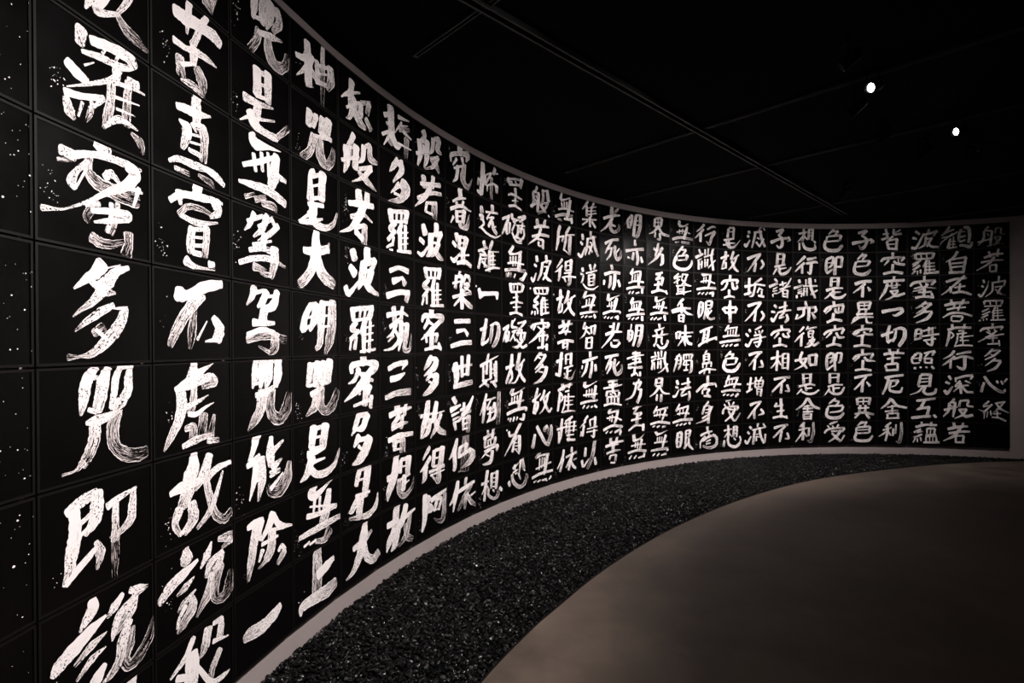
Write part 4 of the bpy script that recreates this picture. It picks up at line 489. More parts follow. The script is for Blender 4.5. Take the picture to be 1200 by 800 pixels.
8,2:411,40,66 391,85,84|411,128,107 389,523,107|432,84,70 638,77,79|659,99,117 616,517,107|431,303,44 617,276,44|307,613,79 699,515,70|451,565,107 491,784,88|491,696,61 740,646,44|368,699,84 244,921,47|450,785,84 573,914,106 780,821,99 926,619,56
8,3:305,117,85 387,225,75|99,427,106 407,290,71|242,534,44 406,444,44|221,622,44 385,575,44|220,753,68 241,841,58|262,709,44 385,707,53|593,221,68 613,396,68|489,354,62 737,262,53|925,82,47 779,349,74 571,572,73 406,707,27|489,530,53 903,391,44|612,616,68 611,835,68|633,571,53 799,569,62|799,591,78 777,877,68|632,725,35 777,710,35|632,835,44 777,824,44
8,4:281,190,83 362,277,83|177,454,79 300,475,70|156,739,92 237,826,108 403,540,56|693,54,88 671,406,98|465,298,62 776,207,62|403,496,62 651,428,79 920,382,53|650,494,83 485,671,73|464,715,70 650,670,53|754,582,88 795,758,117 690,890,84
8,5:545,0,97 565,176,107|153,417,82 277,286,98 565,198,79 855,198,88|876,242,103 813,330,75|441,330,84 276,549,56|606,374,86 647,462,90 833,506,71|772,330,57 854,484,57|482,549,107 480,857,97|234,877,79 522,813,70 749,880,80
8,6:397,76,97 375,471,117 353,865,87|150,380,97 562,275,62|355,514,75 148,774,37|417,471,66 519,648,56|603,209,88 581,781,88|624,188,62 810,189,70|810,211,108 787,828,88|623,385,35 789,365,35|623,561,35 788,541,35|601,781,44 788,762,44
8,7:270,237,97 558,176,79 869,160,88|682,244,93 434,481,93 186,739,65|558,440,78 515,791,107|764,488,97 826,710,88 681,729,35
8,8:514,54,117 533,451,107 512,802,98|349,226,95 266,355,66|287,355,62 596,299,62|368,555,71 637,520,53|223,814,88 512,758,70 718,809,79|719,765,85 760,854,66
8,9:263,232,98 510,154,80 780,120,71|676,182,84 468,372,84 220,625,65|551,375,78 509,549,98 467,789,88|758,471,86 819,672,88 674,688,35
7,1:411,44,85 410,309,103 350,575,74|232,224,70 550,151,62|370,354,72 171,578,36|450,352,64 549,461,55|610,62,94 589,438,85|610,40,62 750,37,71|750,59,94 729,480,85|630,172,35 730,161,35|629,304,35 729,294,35|250,621,75 249,886,75|370,619,84 468,816,119 667,879,124 827,810,109 828,655,57|788,523,65 848,588,65
7,2:447,170,108 308,326,90 148,505,36|427,435,90 267,592,90 88,793,36|347,591,94 346,856,84|547,279,106 866,208,71|506,456,88 826,386,89 925,429,45|686,476,113 644,853,111 545,810,36
7,3:226,144,93 265,254,84|46,477,97 384,342,62|185,564,35 344,497,35|184,652,35 343,585,35|144,785,84 144,873,75|184,697,44 343,674,53|343,696,56 303,828,56|484,120,56 483,341,47|604,74,75 583,296,56|384,386,53 903,382,62|423,474,66 402,784,66|523,473,66 522,783,66|443,607,35 522,597,35|644,74,94 682,472,113 821,870,84|823,117,57 843,205,57|902,559,72 662,738,54
7,4:461,27,84 501,225,113|182,337,106 500,292,88 820,269,71|820,247,113 859,402,104 779,490,55|401,336,103 380,580,101 141,756,45|161,580,74 101,757,56|600,314,122 578,801,113|699,491,56 818,712,121
7,5:398,88,82 239,287,64|397,331,73 218,508,73 59,706,23|317,464,103 296,862,94|558,66,74 497,199,56|577,155,62 877,89,53|577,288,66 576,465,66|597,243,53 757,244,71|757,266,85 716,465,66|597,354,35 736,355,35|576,509,53 736,487,53|756,510,64 535,819,74|596,642,53 816,599,62|775,643,92 615,863,82 435,929,36|655,686,64 775,842,98 955,732,72
7,6:335,127,94 255,436,103 413,659,101 512,793,64|76,479,97 534,372,62|494,394,102 373,658,82 55,854,27|594,262,94 613,616,113|634,262,80 874,220,89|874,242,123 832,663,113|632,661,98 852,641,80
7,7:372,34,103 391,411,103|432,13,71 631,15,80|651,38,113 630,414,94|431,212,35 611,192,35|231,541,80 610,458,71 810,506,53|450,500,94 489,722,84|490,634,62 689,615,53|310,675,82 131,871,37|330,764,71 529,856,89 769,838,81 949,707,64
7,8:528,33,102 368,296,83 109,511,45|568,78,101 727,347,100 967,485,80|408,385,62 647,345,53|368,473,71 727,458,62|527,343,85 526,697,75|367,605,62 726,591,53|387,694,85 386,916,75|427,695,53 666,678,62|666,700,85 645,922,75|386,894,62 665,878,62|446,806,36 626,788,36
7,9:406,49,83 246,222,73|206,354,62 524,273,54|365,137,103 364,447,113 344,756,94|345,446,84 85,837,37|404,492,73 503,627,55|584,275,85 563,585,85|745,57,85 743,501,113 642,831,111 523,783,35 40
6,1:507,30,80 334,230,54|487,119,62 660,97,71|660,119,90 525,319,63|276,341,81 237,519,63|314,319,62 755,274,89|774,296,99 716,496,81|276,541,53 678,496,62|218,519,99 179,740,117 332,895,124 638,895,124 811,696,98 15
6,2:408,206,98 254,317,90 234,672,108 272,849,72|408,184,89 503,206,80|503,228,99 445,494,90 330,627,72|273,428,35 464,406,35|272,849,89 483,672,62|599,206,81 579,539,90|618,184,71 810,184,89|810,206,109 771,583,99|598,583,71 771,583,71|561,317,99 540,894,118
6,3:424,49,108 404,382,108|463,27,89 673,27,89|673,49,118 653,382,100|462,204,36 654,183,36|251,559,107 557,471,89 826,472,53|480,515,108 518,737,99|480,604,72 288,825,63 173,914,27|557,649,62 748,627,53|365,692,81 556,871,107 786,849,98 940,716,54
6,4:498,26,99 517,181,109|171,446,99 287,291,98 555,204,89 843,160,98|843,205,109 804,471,90|402,314,90 209,535,36|555,337,90 593,470,98 823,471,80|689,271,63 670,404,63|497,536,108 458,803,99|266,891,98 515,781,89 783,826,98
6,5:534,3,90 552,181,99|149,401,81 284,268,98 552,203,80 840,138,89|859,182,99 782,359,81|418,313,90 226,534,36|590,336,90 686,514,98 877,516,53|532,514,99 474,824,90|244,889,89 512,802,80 761,870,89
6,6:396,179,99 262,311,90 242,622,99 260,844,81|396,179,80 492,202,80|492,224,99 453,446,90 357,579,63|281,378,36 453,357,36|260,867,72 471,691,63|607,181,81 568,491,81|626,158,62 780,182,80|779,204,100 740,493,99 663,581,54|549,225,90 529,580,90 547,891,90
6,7:355,23,99 354,423,90|394,1,71 624,3,80|662,25,100 642,381,91|393,201,36 623,181,36|296,578,80 546,491,71 814,493,53|469,557,81 487,779,72|488,646,62 699,626,53|334,667,81 180,910,36|315,756,71 506,869,98 736,849,90 871,605,63
6,8:544,69,81 313,289,54|525,158,62 678,181,71|678,204,72 543,402,63|294,400,72 274,577,54|332,378,62 812,361,80|831,405,90 734,582,80 351,645,45|255,488,90 235,755,108 388,868,116 695,849,116 849,672,81
6,9:599,3,89 349,134,72|272,200,54 330,289,54|445,202,54 483,291,54|656,160,63 598,270,54|157,487,72 272,355,80 579,292,62 867,296,80|867,318,90 789,450,63|406,424,62 655,427,62|732,405,99 578,648,99 309,867,45|425,513,72 578,693,98 731,850,89|866,607,54 750,828,63
5,1:390,192,89 647,85,89|665,108,97 500,304,79|500,304,61 646,440,104 645,661,105 498,836,107 389,702,44|187,610,133 499,548,89 792,464,89|792,464,96 884,554,95 792,619,53
5,2:534,59,88 350,278,62|497,147,62 644,83,62|644,105,88 515,302,61|295,410,87 258,543,52|332,366,62 753,350,80|772,373,105 698,527,79|313,588,53 680,549,53|276,454,87 239,764,113 385,900,115 642,881,124 789,728,79
5,3:274,298,124 531,212,107 806,193,106|604,302,97 421,477,88 200,674,35|531,434,95 511,833,104|696,436,43 769,570,113
5,4:364,98,95 382,342,87|401,76,80 786,58,89|786,80,104 730,323,87|584,100,52 565,322,52|400,209,44 730,190,44|382,364,62 730,346,62|400,409,78 344,630,87|638,367,87 601,633,87|308,563,71 858,546,62|178,851,61 271,719,89 564,677,80 876,680,62|381,720,71 123,939,35|637,722,61 674,900,88 838,923,53
5,5:508,9,87 508,187,95|195,384,88 306,274,97 563,187,80 819,189,80|819,212,87 764,300,61|379,297,79 232,451,35|563,298,87 636,388,80 855,411,71|562,431,80 305,474,36|507,431,95 488,831,95|212,895,80 488,853,80 781,899,80
5,6:506,8,95 505,208,104|193,429,88 303,296,89 560,231,71 872,210,80|872,232,87 780,409,70|395,319,79 229,518,35|578,364,88 669,476,97 944,521,35|523,497,104 503,852,95|265,896,80 522,852,80 797,898,80
5,7:246,207,98 484,141,98 815,76,71|631,164,87 447,430,88 226,696,53|521,341,95 483,785,104|649,386,44 758,542,96
5,8:317,74,95 334,318,87|354,52,71 757,30,80|757,52,104 720,319,87|537,52,52 525,319,52|353,207,44 720,185,44|426,363,87 389,630,87|610,363,87 591,630,87|352,474,62 719,452,53|242,719,71 554,652,89 884,741,71|370,719,79 241,874,61|627,719,88 737,896,87
5,9:498,7,79 332,208,53|461,96,62 645,52,71|626,74,70 552,252,61|295,297,78 276,430,61|332,274,62 736,229,80|754,252,95 735,474,78|332,386,36 699,363,36|350,519,53 698,496,62|295,475,87 239,742,105 404,830,107 698,807,106 845,629,70
4,1:310,58,82 362,392,82|222,254,62 397,238,53|187,474,89 397,393,62|572,68,82 572,267,77 816,253,79|781,98,53 607,202,44|537,354,70 362,524,61|344,568,91 396,857,91|397,525,71 676,469,80|676,491,99 640,865,83|414,681,44 641,666,44|396,857,79 675,888,88
4,2:535,16,99 535,237,99|149,380,78 255,273,106 570,238,80 901,225,88|901,247,94 813,377,68|395,343,86 254,538,43|569,392,85 674,483,96 917,534,88|709,308,49 726,485,49|534,524,99 516,832,99|236,892,97 533,833,88 847,885,105
4,3:568,10,99 568,165,82|253,224,124 567,187,88 898,173,97|357,315,100 269,622,110 93,951,34|497,274,74 497,472,66|672,278,66 654,454,66|392,404,44 776,368,44|497,495,53 671,476,53|444,626,62 706,587,62|689,631,77 531,849,78 286,977,35|462,626,60 636,807,106 915,724,79
4,4:197,462,142 495,400,97 809,339,106|809,339,115 826,472,127 634,624,88 529,600,44
4,5:423,63,100 352,438,116 369,704,116|177,459,123 528,307,70|369,726,122 527,616,70|563,219,71 772,155,106 911,245,124 893,575,141 736,883,118|632,264,74 597,529,100 527,705,75
4,6:404,14,83 456,235,91|700,15,66 665,214,83|245,234,106 561,169,88 892,193,71|525,235,91 507,633,91|350,434,79 525,390,71 769,369,53|279,699,83 314,854,75|315,655,71 664,612,88|682,634,82 681,855,74|314,899,80 699,877,88
4,7:278,209,106 558,142,88 855,97,88|383,253,100 312,563,100 189,896,50|435,341,71 697,319,88|697,341,92 627,473,67|453,386,74 417,695,83 557,783,97 766,782,95 836,605,50|487,585,44 627,518,44
4,8:451,72,92 346,272,93 135,495,43|486,116,103 660,357,96 956,443,79|345,427,53 625,380,53|275,605,62 695,556,53|503,359,74 502,713,66|345,715,74 344,892,66|380,692,53 694,667,62|694,689,74 676,888,66|309,892,62 729,865,62
4,9:449,68,77 273,247,60|203,381,61 483,266,53|344,158,91 343,468,99 272,824,66|343,424,78 62,650,43|378,467,68 448,599,51|536,332,74 518,598,82|623,154,58 605,508,58|798,63,82 797,505,115 727,860,108 622,839,44 35
3,1:274,187,91 390,303,74|190,446,94 290,495,77|156,861,115 289,846,92 456,416,41|522,288,73 356,718,73|688,122,80 621,337,80|489,352,70 786,258,87 934,201,105|918,222,74 819,391,66|588,423,79 554,727,82 355,893,34|621,512,61 786,477,70|753,497,81 620,818,65|654,645,56 752,824,84 966,857,78
3,2:255,130,94 271,306,86|288,109,79 834,90,79|834,112,87 784,306,79|421,137,47 454,292,47|603,124,47 619,277,47|288,329,62 768,306,61|420,378,69 187,544,78|354,463,60 187,632,60|387,596,86 187,764,69|253,810,67 153,938,50|320,813,55 320,945,47|420,773,63 419,904,55|619,387,81 519,645,89|586,517,86 568,910,78|685,390,54 701,893,62|586,517,53 850,506,52|585,648,53 866,637,52|585,779,53 865,768,52|519,930,61 964,881,96
3,3:535,40,86 535,215,78|102,421,68 219,292,105 518,237,79 865,227,105|864,248,100 749,397,75|385,298,56 451,432,56|584,326,55 617,437,55|219,534,44 451,476,61 897,533,35|650,372,68 451,563,87 185,643,35|534,566,110 517,872,94|351,692,61 748,682,61|268,909,97 517,872,79 814,902,96|765,748,78 797,923,78
3,4:583,93,85 450,221,85 267,348,43|483,156,61 747,162,79|747,184,85 549,355,94 283,568,43|450,265,51 516,310,51|582,443,77 416,571,69 199,721,26|515,507,61 763,491,79|763,534,90 614,772,110 282,942,43
3,5:282,228,87 248,535,87|315,206,70 431,230,79|448,252,86 414,580,79|281,403,44 431,383,44|231,623,79 414,580,61|679,145,78 679,408,78|514,274,70 877,148,61|480,493,61 975,411,61|778,147,62 794,540,70|513,669,61 876,607,61|778,540,93 760,846,90 612,801,52|579,713,58 645,802,49
3,6:263,238,90 146,414,80 162,590,71|296,195,79 413,195,79|429,217,86 395,502,86|196,414,44 395,392,44|179,612,62 378,590,53|529,195,61 842,109,87|842,131,88 776,284,56|644,196,73 512,415,57|545,415,63 544,590,63|561,415,61 759,415,70|759,437,70 742,612,70|561,590,53 742,590,53|212,810,79 262,810,79|395,766,60 428,788,60|577,765,60 610,787,60|759,743,74 824,830,82
3,7:411,117,86 343,513,87|444,73,88 709,71,96|725,93,109 691,553,93|427,249,44 675,225,44|410,380,44 675,356,44|343,557,61 675,531,61|493,555,82 343,777,59 76,912,22|575,554,71 509,774,95 641,882,96 839,814,92 888,660,79
3,8:292,151,79 574,103,96 855,54,78|541,125,96 408,435,97 291,525,59|341,480,87 673,408,96|673,408,102 606,782,94|141,858,105 440,807,96 705,779,96|821,733,91 886,819,83
3,9:273,229,96 572,133,79 902,146,70|440,5,78 439,181,70|754,-25,70 721,173,70|406,314,59 206,451,68|306,448,78 472,400,52|439,532,68 206,672,68|239,715,56 172,871,40|305,712,47 305,844,47|405,665,55 422,796,47|605,308,62 604,527,55|621,286,61 836,279,79|852,301,70 819,521,62|720,305,39 704,502,39|571,572,61 868,519,61|571,638,63 571,835,55|588,615,53 885,584,70|885,628,62 901,824,62|687,656,39 686,810,39|786,653,39 785,806,39|504,860,70 966,844,87
2,1:300,53,80 205,242,90 63,405,42|425,171,60 142,324,52|78,493,44 330,424,60 550,267,51|393,342,58 78,667,41 14,837,20|330,554,76 235,917,54|299,639,67 298,943,59|424,474,44 408,906,52|314,662,35 486,652,35|314,770,35 486,773,35|298,921,52 517,892,61|643,187,83 580,442,97 580,658,74|736,108,109 860,160,111 891,464,102 859,720,81|643,489,78 767,455,61|611,682,86 767,627,69|611,833,86 735,841,94 890,894,120 967,727,62|674,276,43 767,283,43
2,2:533,87,95 423,297,74 203,480,34|297,420,74 359,900,81|329,400,70 579,349,61 781,318,78|781,339,96 702,917,81|375,554,61 687,528,61|375,706,61 672,678,61|296,919,96 702,917,86
2,3:217,284,87 484,188,87 795,159,60|733,70,81 483,383,81 263,634,66 58,822,25|327,506,81 342,724,81|608,388,74 576,689,74|452,533,52 748,480,60|404,748,78 670,715,86 933,832,67
2,4:168,239,96 482,162,104 855,152,78|341,27,75 388,224,82|716,18,76 638,232,84|450,248,62 388,376,55|607,252,53 544,467,60|230,415,69 482,357,61 762,343,52|104,738,42 356,570,86 668,578,69 947,693,68|356,700,59 355,874,59|387,680,61 668,708,78|683,730,68 637,880,60|387,896,61 605,901,61
2,5:260,241,103 511,159,87 915,166,77|371,5,81 386,200,89|745,-10,67 714,184,67|292,329,82 260,633,82 196,915,53|323,329,56 417,461,52 338,590,47|573,290,61 729,271,69|511,419,52 791,379,52|542,462,52 510,722,60 432,938,30|698,335,66 666,637,59|604,550,52 992,490,34|604,679,52 852,682,43|697,680,51 681,896,51|447,916,43 666,875,69 960,898,60
2,6:431,111,87 321,285,74 101,437,25|447,328,81 290,502,82 84,698,33|337,502,74 320,806,74|509,242,60 727,177,77 913,135,86|415,437,69 727,328,86 990,415,77|743,372,110 726,803,97 602,804,85 508,718,33
2,7:273,132,86 335,262,78|193,373,93 288,436,76|145,722,97 224,829,108 382,544,47|461,239,68 726,127,85 958,82,77|958,125,75 911,255,52|476,195,66 476,369,52|601,324,71 476,499,55|756,321,59 911,405,59|601,410,103 631,821,81|460,542,69 849,493,60|601,540,72 413,760,40|663,539,71 787,753,83 972,771,78
2,8:428,64,78 349,196,62|286,241,82 254,546,83 112,769,31|318,197,70 475,193,69|459,215,81 427,541,81 395,781,52|144,506,86 505,387,68|333,327,42 380,369,42|600,146,66 568,363,74|615,124,69 848,97,77|848,140,73 817,313,71 971,352,60|568,493,69 785,465,77|785,487,84 661,707,80 442,844,33|599,536,64 754,747,103 955,697,94
2,9:410,-3,82 441,192,90|691,-13,66 660,204,81|253,286,103 535,188,103 815,155,60|598,229,99 441,539,104 110,772,33|284,459,86 597,380,86 877,368,69|472,581,66 472,819,66|503,558,60 706,527,69|706,570,73 674,831,66|487,819,61 721,807,69
1,1:414,146,71 325,265,63|296,327,70 280,624,73 132,869,39|325,287,59 516,325,59|516,347,70 486,642,70 471,896,56|132,740,60 516,623,60|384,420,29 428,509,29|618,229,49 604,440,49 30|648,210,51 764,221,59 30|764,242,55 764,454,49 865,463,42 30|574,564,51 749,559,59 40|749,580,60 632,824,73 368,931,51 40|603,610,49 690,829,61 835,841,42 45
1,2:427,148,69 470,365,76|690,62,69 660,336,83|309,374,85 544,264,94 806,241,68|573,372,84 426,617,80 86,873,21|220,560,69 514,495,68 820,496,42|455,704,48 455,917,48|485,685,51 631,673,68|631,695,69 616,949,62|469,940,60 616,927,60
1,3:278,270,63 292,377,63|233,503,70 277,548,62|143,841,79 217,909,80 366,595,44 425,299,18|703,145,62 688,399,55|513,389,60 876,324,59|876,345,49 833,533,42|527,433,62 512,730,58 336,935,32|600,564,43 804,532,51|775,551,59 658,822,51|600,649,46 745,826,71 890,896,49 40
1,4:291,125,63 306,233,56|321,105,60 803,103,68|803,125,57 759,271,57|453,132,35 467,260,35|629,118,34 628,266,34|305,318,43 759,314,42|423,408,49 246,530,58|452,537,50 246,659,50|393,663,58 216,786,49|186,871,46 156,913,39|275,809,42 275,895,35|364,812,42 364,876,35|599,372,58 526,582,58|555,498,62 540,859,55|657,374,41 671,841,41|570,498,34 802,485,34|569,604,34 802,590,34|569,711,34 817,697,34|481,879,51 860,867,51
1,5:525,8,69 525,157,62|185,321,47 274,216,84 525,178,68 801,141,76|801,162,67 743,267,52|392,239,44 451,347,44|568,243,43 612,350,43|627,308,62 480,475,72 125,749,33|363,346,49 597,520,56|333,559,51 830,438,51|539,434,62 524,817,55|392,602,43 655,584,51|391,837,51 713,818,59|699,691,55 713,903,48
1,6:523,30,75 420,200,69 302,328,31|479,115,51 713,73,68|727,94,69 567,285,72 317,457,41|479,243,40 552,307,40|596,413,62 478,541,55 316,713,24|537,498,51 741,498,76|741,540,74 595,796,86 375,926,41
1,7:286,377,70 211,743,85|301,141,89 448,438,92 681,688,97 826,747,100|856,641,61 855,725,55|638,306,65 667,390,65|755,304,50 798,430,64|914,216,58 841,344,51
1,8:417,122,61 269,298,62|269,341,59 417,292,50|505,247,61 299,511,49 121,454,17|387,422,52 269,598,45|299,597,42 283,833,28|387,550,42 357,765,35|461,504,42 475,674,35|593,201,50 855,128,67|826,150,58 680,410,67 504,630,38|622,200,60 738,408,71 970,568,24|651,539,48 650,794,41|563,628,42 738,599,42|504,758,51 680,772,59 883,889,58""".split('\n'):
    if ':' in ln:
        k, v = ln.split(':'); PAINT[tuple(map(int, k.split(',')))] = [[tuple(map(float, q.split(','))) for q in s_.split()] for s_ in v.split('|')]
PAINT[(28, 1)] = PAINT[(24, 3)]; PAINT[(28, 9)] = PAINT[(26, 6)]

class Ink:
    def __init__(s): s.V = []; s.F = []; s.U1 = []; s.U2 = []; s.U3 = []; s.k = 0
    def ribbon(s, P, W, dry0, dry1, rs, cap=1, capend=1):
        """P (n,2) metres, W (n) full widths"""
        P = np.array(P, float); W = np.array(W, float)
        d = np.hypot(*np.diff(P, axis=0).T)
        if d.sum() < 1e-4: P[-1] += (.003, .002); d = np.hypot(*np.diff(P, axis=0).T)
        keep = [0]+[i+1 for i in range(len(d)) if d[i] > 1e-5]; P = P[keep]; W = W[keep]
        Q = np.vstack([2*P[0]-P[1], P, 2*P[-1]-P[-2]]); W2 = np.concatenate([[W[0]], W, [W[-1]]])
        pts, wd = [], []
        for i in range(1, len(Q)-2):
            L = np.hypot(*(Q[i+1]-Q[i])); m = max(2, min(9, int(L/(.006))+2))
            for k in range(m):
                u = k/m
                pts.append(.5*((2*Q[i]) + (Q[i+1]-Q[i-1])*u + (2*Q[i-1]-5*Q[i]+4*Q[i+1]-Q[i+2])*u*u + (-Q[i-1]+3*Q[i]-3*Q[i+1]+Q[i+2])*u**3))
                wd.append(W2[i]*(1-u)+W2[i+1]*u)
        pts.append(Q[-2]); wd.append(W2[-2]); pts = np.array(pts); wd = np.array(wd)
        # stretch by the caps
        tg_ = np.gradient(pts, axis=0); tg_ /= (np.linalg.norm(tg_, axis=1)[:, None]+1e-9)
        c0 = [1.0, .93, .72, .42]
        if cap:
            e0 = pts[0]; t0 = tg_[0]; w0 = wd[0]
            ex = np.array([e0-t0*w0*.5*c for c in (.52, .40, .2)]); ew = w0*np.array([.45, .78, .96])
            pts = np.vstack([ex, pts]); wd = np.concatenate([ew, wd])
        if capend:
            e0 = pts[-1]; t0 = tg_[-1]; w0 = wd[-1]
            ex = np.array([e0+t0*w0*.5*c for c in (.2, .42, .55)]); ew = w0*np.array([.96, .75, .4])
            pts = np.vstack([pts, ex]); wd = np.concatenate([wd, ew])
        n = len(pts)
        tg_ = np.gradient(pts, axis=0); tg_ /= (np.linalg.norm(tg_, axis=1)[:, None]+1e-9)
        nn = np.stack([tg_[:, 1], -tg_[:, 0]], 1)
        acc = np.concatenate([[0], np.cumsum(np.hypot(*np.diff(pts, axis=0).T))]); T = acc/acc[-1]
        jag = rs.uniform(-1, 1, (2, n)); jag = (jag+np.roll(jag, 1, 1))/2
        l = pts - nn*(wd*(.5+.055*jag[0]))[:, None]; r = pts + nn*(wd*(.5+.055*jag[1]))[:, None]
        b = len(s.V); y = -.0006-.00004*s.k; s.k += 1; rnd = rs.uniform()
        s.V += [(p[0], y, p[1]) for p in l] + [(p[0], y, p[1]) for p in r]
        dr = dry0+(dry1-dry0)*T**1.6
        for i in range(n-1):
            s.F.append((b+i, b+n+i, b+n+i+1, b+i+1))
            for j, e in ((i, -1), (i, 1), (i+1, 1), (i+1, -1)):
                s.U1.append((e*wd[j]*50, acc[j]*100)); s.U2.append((dr[j], rnd)); s.U3.append((e, 0))
    def blob(s, x, z, r, rs, st=1.0, an=0):
        b = len(s.V); y = -.0006-.00004*s.k; n = 7; rnd = rs.uniform()
        for k in range(n):
            a_ = 2*math.pi*k/n; q = r*rs.uniform(.8, 1.2); px, pz = q*st*math.cos(a_), q*math.sin(a_)
            s.V.append((x+px*math.cos(an)-pz*math.sin(an), y, z+px*math.sin(an)+pz*math.cos(an)))
        s.F.append(tuple(range(b, b+n)))
        for k in range(n): s.U1.append((0, 0)); s.U2.append((-.5, rnd)); s.U3.append((1, 0))
    def mesh(s, name):
        V_ = np.array(s.V); hx = .3934/2-.0045
        V_[:, 0] = np.clip(V_[:, 0], -hx, hx); V_[:, 2] = np.clip(V_[:, 2], .0045, PH-.0045); s.V = V_
        V_[:, 1] -= np.where((abs(V_[:, 0]) > hx-.0105) | (V_[:, 2] < .0155) | (V_[:, 2] > PH-.0155), .0032, 0)
        me = pydata(name, s.V, s.F)
        for nm, U in (('stroke', s.U1), ('wet', s.U2), ('rim', s.U3)):
            uv = me.uv_layers.new(name=nm); uv.data.foreach_set('uv', np.array(U, np.float32).ravel())
        return me

def build_character(ch, col, row, pw, ph):
    rs = np.random.default_rng(col*100+row)
    ink = Ink()
    wk = .95 if col >= 24 else 1.05 if col >= 21 else 1.13; dk = 0 if col >= 24 else .06 if col >= 21 else .14
    for st_ in PAINT[(col, row)]:
        dr = None
        if len(st_[-1]) == 1: dr = st_[-1][0]/100; st_ = st_[:-1]
        A = np.array(st_)
        d0_ = rs.uniform(-.1, .1) if dr is None else dr-.12
        d1_ = d0_+rs.uniform(.1, .4) if dr is None else dr+.22
        P = np.stack([A[:, 0]/1000*pw-pw/2, ph-A[:, 1]/1000*ph], 1)
        ink.ribbon(P, A[:, 2]/1000*ph*wk, d0_+dk, d1_+dk, rs, capend=(A[-1, 2] > 25))
    # flecks of ink thrown off the brush
    if rs.uniform() < .55:
        cx_, cz_ = rs.uniform(-.42, -.3)*pw, rs.uniform(.15, .85)*ph
        for k in range(rs.integers(5, 26)):
            ink.blob(cx_+rs.normal(0, .035)*pw, cz_+rs.normal(0, .09)*ph, .0006+.0016*rs.uniform()**3, rs, rs.uniform(1, 2.2), rs.uniform(-1, 1))
    return ink.mesh('brush_character')

# ------------------------------------------------------------------ the panels
def board_mesh(pw, ph):
    V, F = [], []; g_ = .003
    box_into(V, F, -pw/2+g_+.0065, pw/2-g_-.0065, 0, .03, g_+.0065, ph-g_-.0065)
    return pydata('board', V, F)
def rim_mesh(pw, ph):
    V, F = [], []; g_ = .003; r_ = .007; x0, x1, z0, z1 = -pw/2+g_, pw/2-g_, g_, ph-g_
    for (a0, a1, b0, b1) in ((x0, x1, z0, z0+r_), (x0, x1, z1-r_, z1), (x0, x0+r_, z0+r_, z1-r_), (x1-r_, x1, z0+r_, z1-r_)):
        box_into(V, F, a0, a1, -.003, .032, b0, b1)
    return pydata('frame_rim', V, F)
pw = float(np.mean(np.hypot(*np.diff(S, axis=0).T)))
BM, RM = board_mesh(pw, PH), rim_mesh(pw, PH)
BM.materials.append(m_board); RM.materials.append(m_rim)
ORD = ['top', 'second', 'third', 'fourth', 'fifth', 'sixth', 'seventh', 'eighth', 'bottom']
NTH = 'first second third fourth fifth sixth seventh eighth ninth tenth eleventh twelfth thirteenth fourteenth fifteenth sixteenth seventeenth eighteenth nineteenth twentieth'.split()
def nth(n):
    if n == 1: return 'rightmost column'
    if n >= 25: return '%s column from the left picture edge' % ['fifth', 'fourth', 'third', 'second'][n-25] if n < 29 else 'leftmost column'
    return '%s column from the right' % (NTH[n-1] if n <= 20 else 'twenty-'+NTH[n-21])
MEAN = dict(x.split('=') for x in '''一=one 三=three 上=up 不=not 世=world 中=middle 乃=until 五=five 亦=also 以=because 佛=enlightened 依=rely 倒=topple 切=cut 利=profit 即=namely 厄=distress 受=receive 味=taste 咒=chant 在=exist 垢=dirt 埵=mound 增=increase 多=many 夢=dream 大=big 如=like 子=child 實=real 度=cross 得=gain 復=again 心=heart 怖=fear 恐=dread 想=thought 意=intent 所=place 提=lift 故=therefore 明=bright 是=is 時=time 智=wisdom 有=have 槃=tray 死=death 法=law 波=wave 涅=black-mud 淨=pure 深=deep 減=reduce 滅=extinguish 無=nothing 照=shine 生=birth 界=realm 異=differ 皆=all 盡=exhaust 相=form 真=true 眼=eye 知=know 礙=obstruct 神=spirit 究=study 空=empty 竟=finish 等=equal 経=scripture 罣=hinder 羅=net 老=old 耨=hoe 耳=ear 聲=sound 能=able 自=self 至=reach 舌=tongue 舍=house 般=sort 色=colour 若=if 苦=bitter 菩=herb 薩=saviour 藐=far-off 蘊=heap 虛=void 蜜=honey 行=go 見=see 觀=observe 觸=touch 說=speak 諸=various 識=awareness 身=body 道=way 遠=distant 阿=ah 除=remove 集=gather 離=leave 顛=upside-down 香=scent 鼻=nose'''.split())
ncol = len(S)-1
for j in range(ncol):
    col = ncol-j                      # 1 = the title column at the right end
    a_, b_ = S[j], S[j+1]; mid = (a_+b_)/2; ang = math.atan2(b_[1]-a_[1], b_[0]-a_[0])
    for row in range(1, 10):
        txt = COLS[col-1] if col <= 28 else ''
        ch = txt[row-1] if row <= len(txt) else None
        root = empty('calligraphy_panel', (mid[0], mid[1], ZTOP-row*PH), ang)
        if ch: lab = 'black panel with white brush character %s (%s), %s row, %s' % (ch, MEAN.get(ch, 'character'), ORD[row-1], nth(col))
        elif col == 29: lab = 'black panel flecked with white ink, %s row, at the left picture edge' % ORD[row-1]
        else: lab = 'blank black framed panel below the last character of the rightmost column'
        tag(root, lab, 'panel', 'calligraphy panels on the curved wall')
        link('board', BM, parent=root); link('frame_rim', RM, parent=root)
        if ch: link('brush_character', build_character(ch, col, row, pw, PH), m_ink, root)
        elif col == 29:
            rs = np.random.default_rng(900+row); ink = Ink()
            for k in range(26): ink.blob(rs.uniform(.15, .48)*pw, rs.uniform(.1, .95)*PH, .0007+.0028*rs.uniform()**4, rs, rs.uniform(1, 1.4), 0)
            link('ink_flecks', ink.mesh('ink_flecks'), m_ink, root)

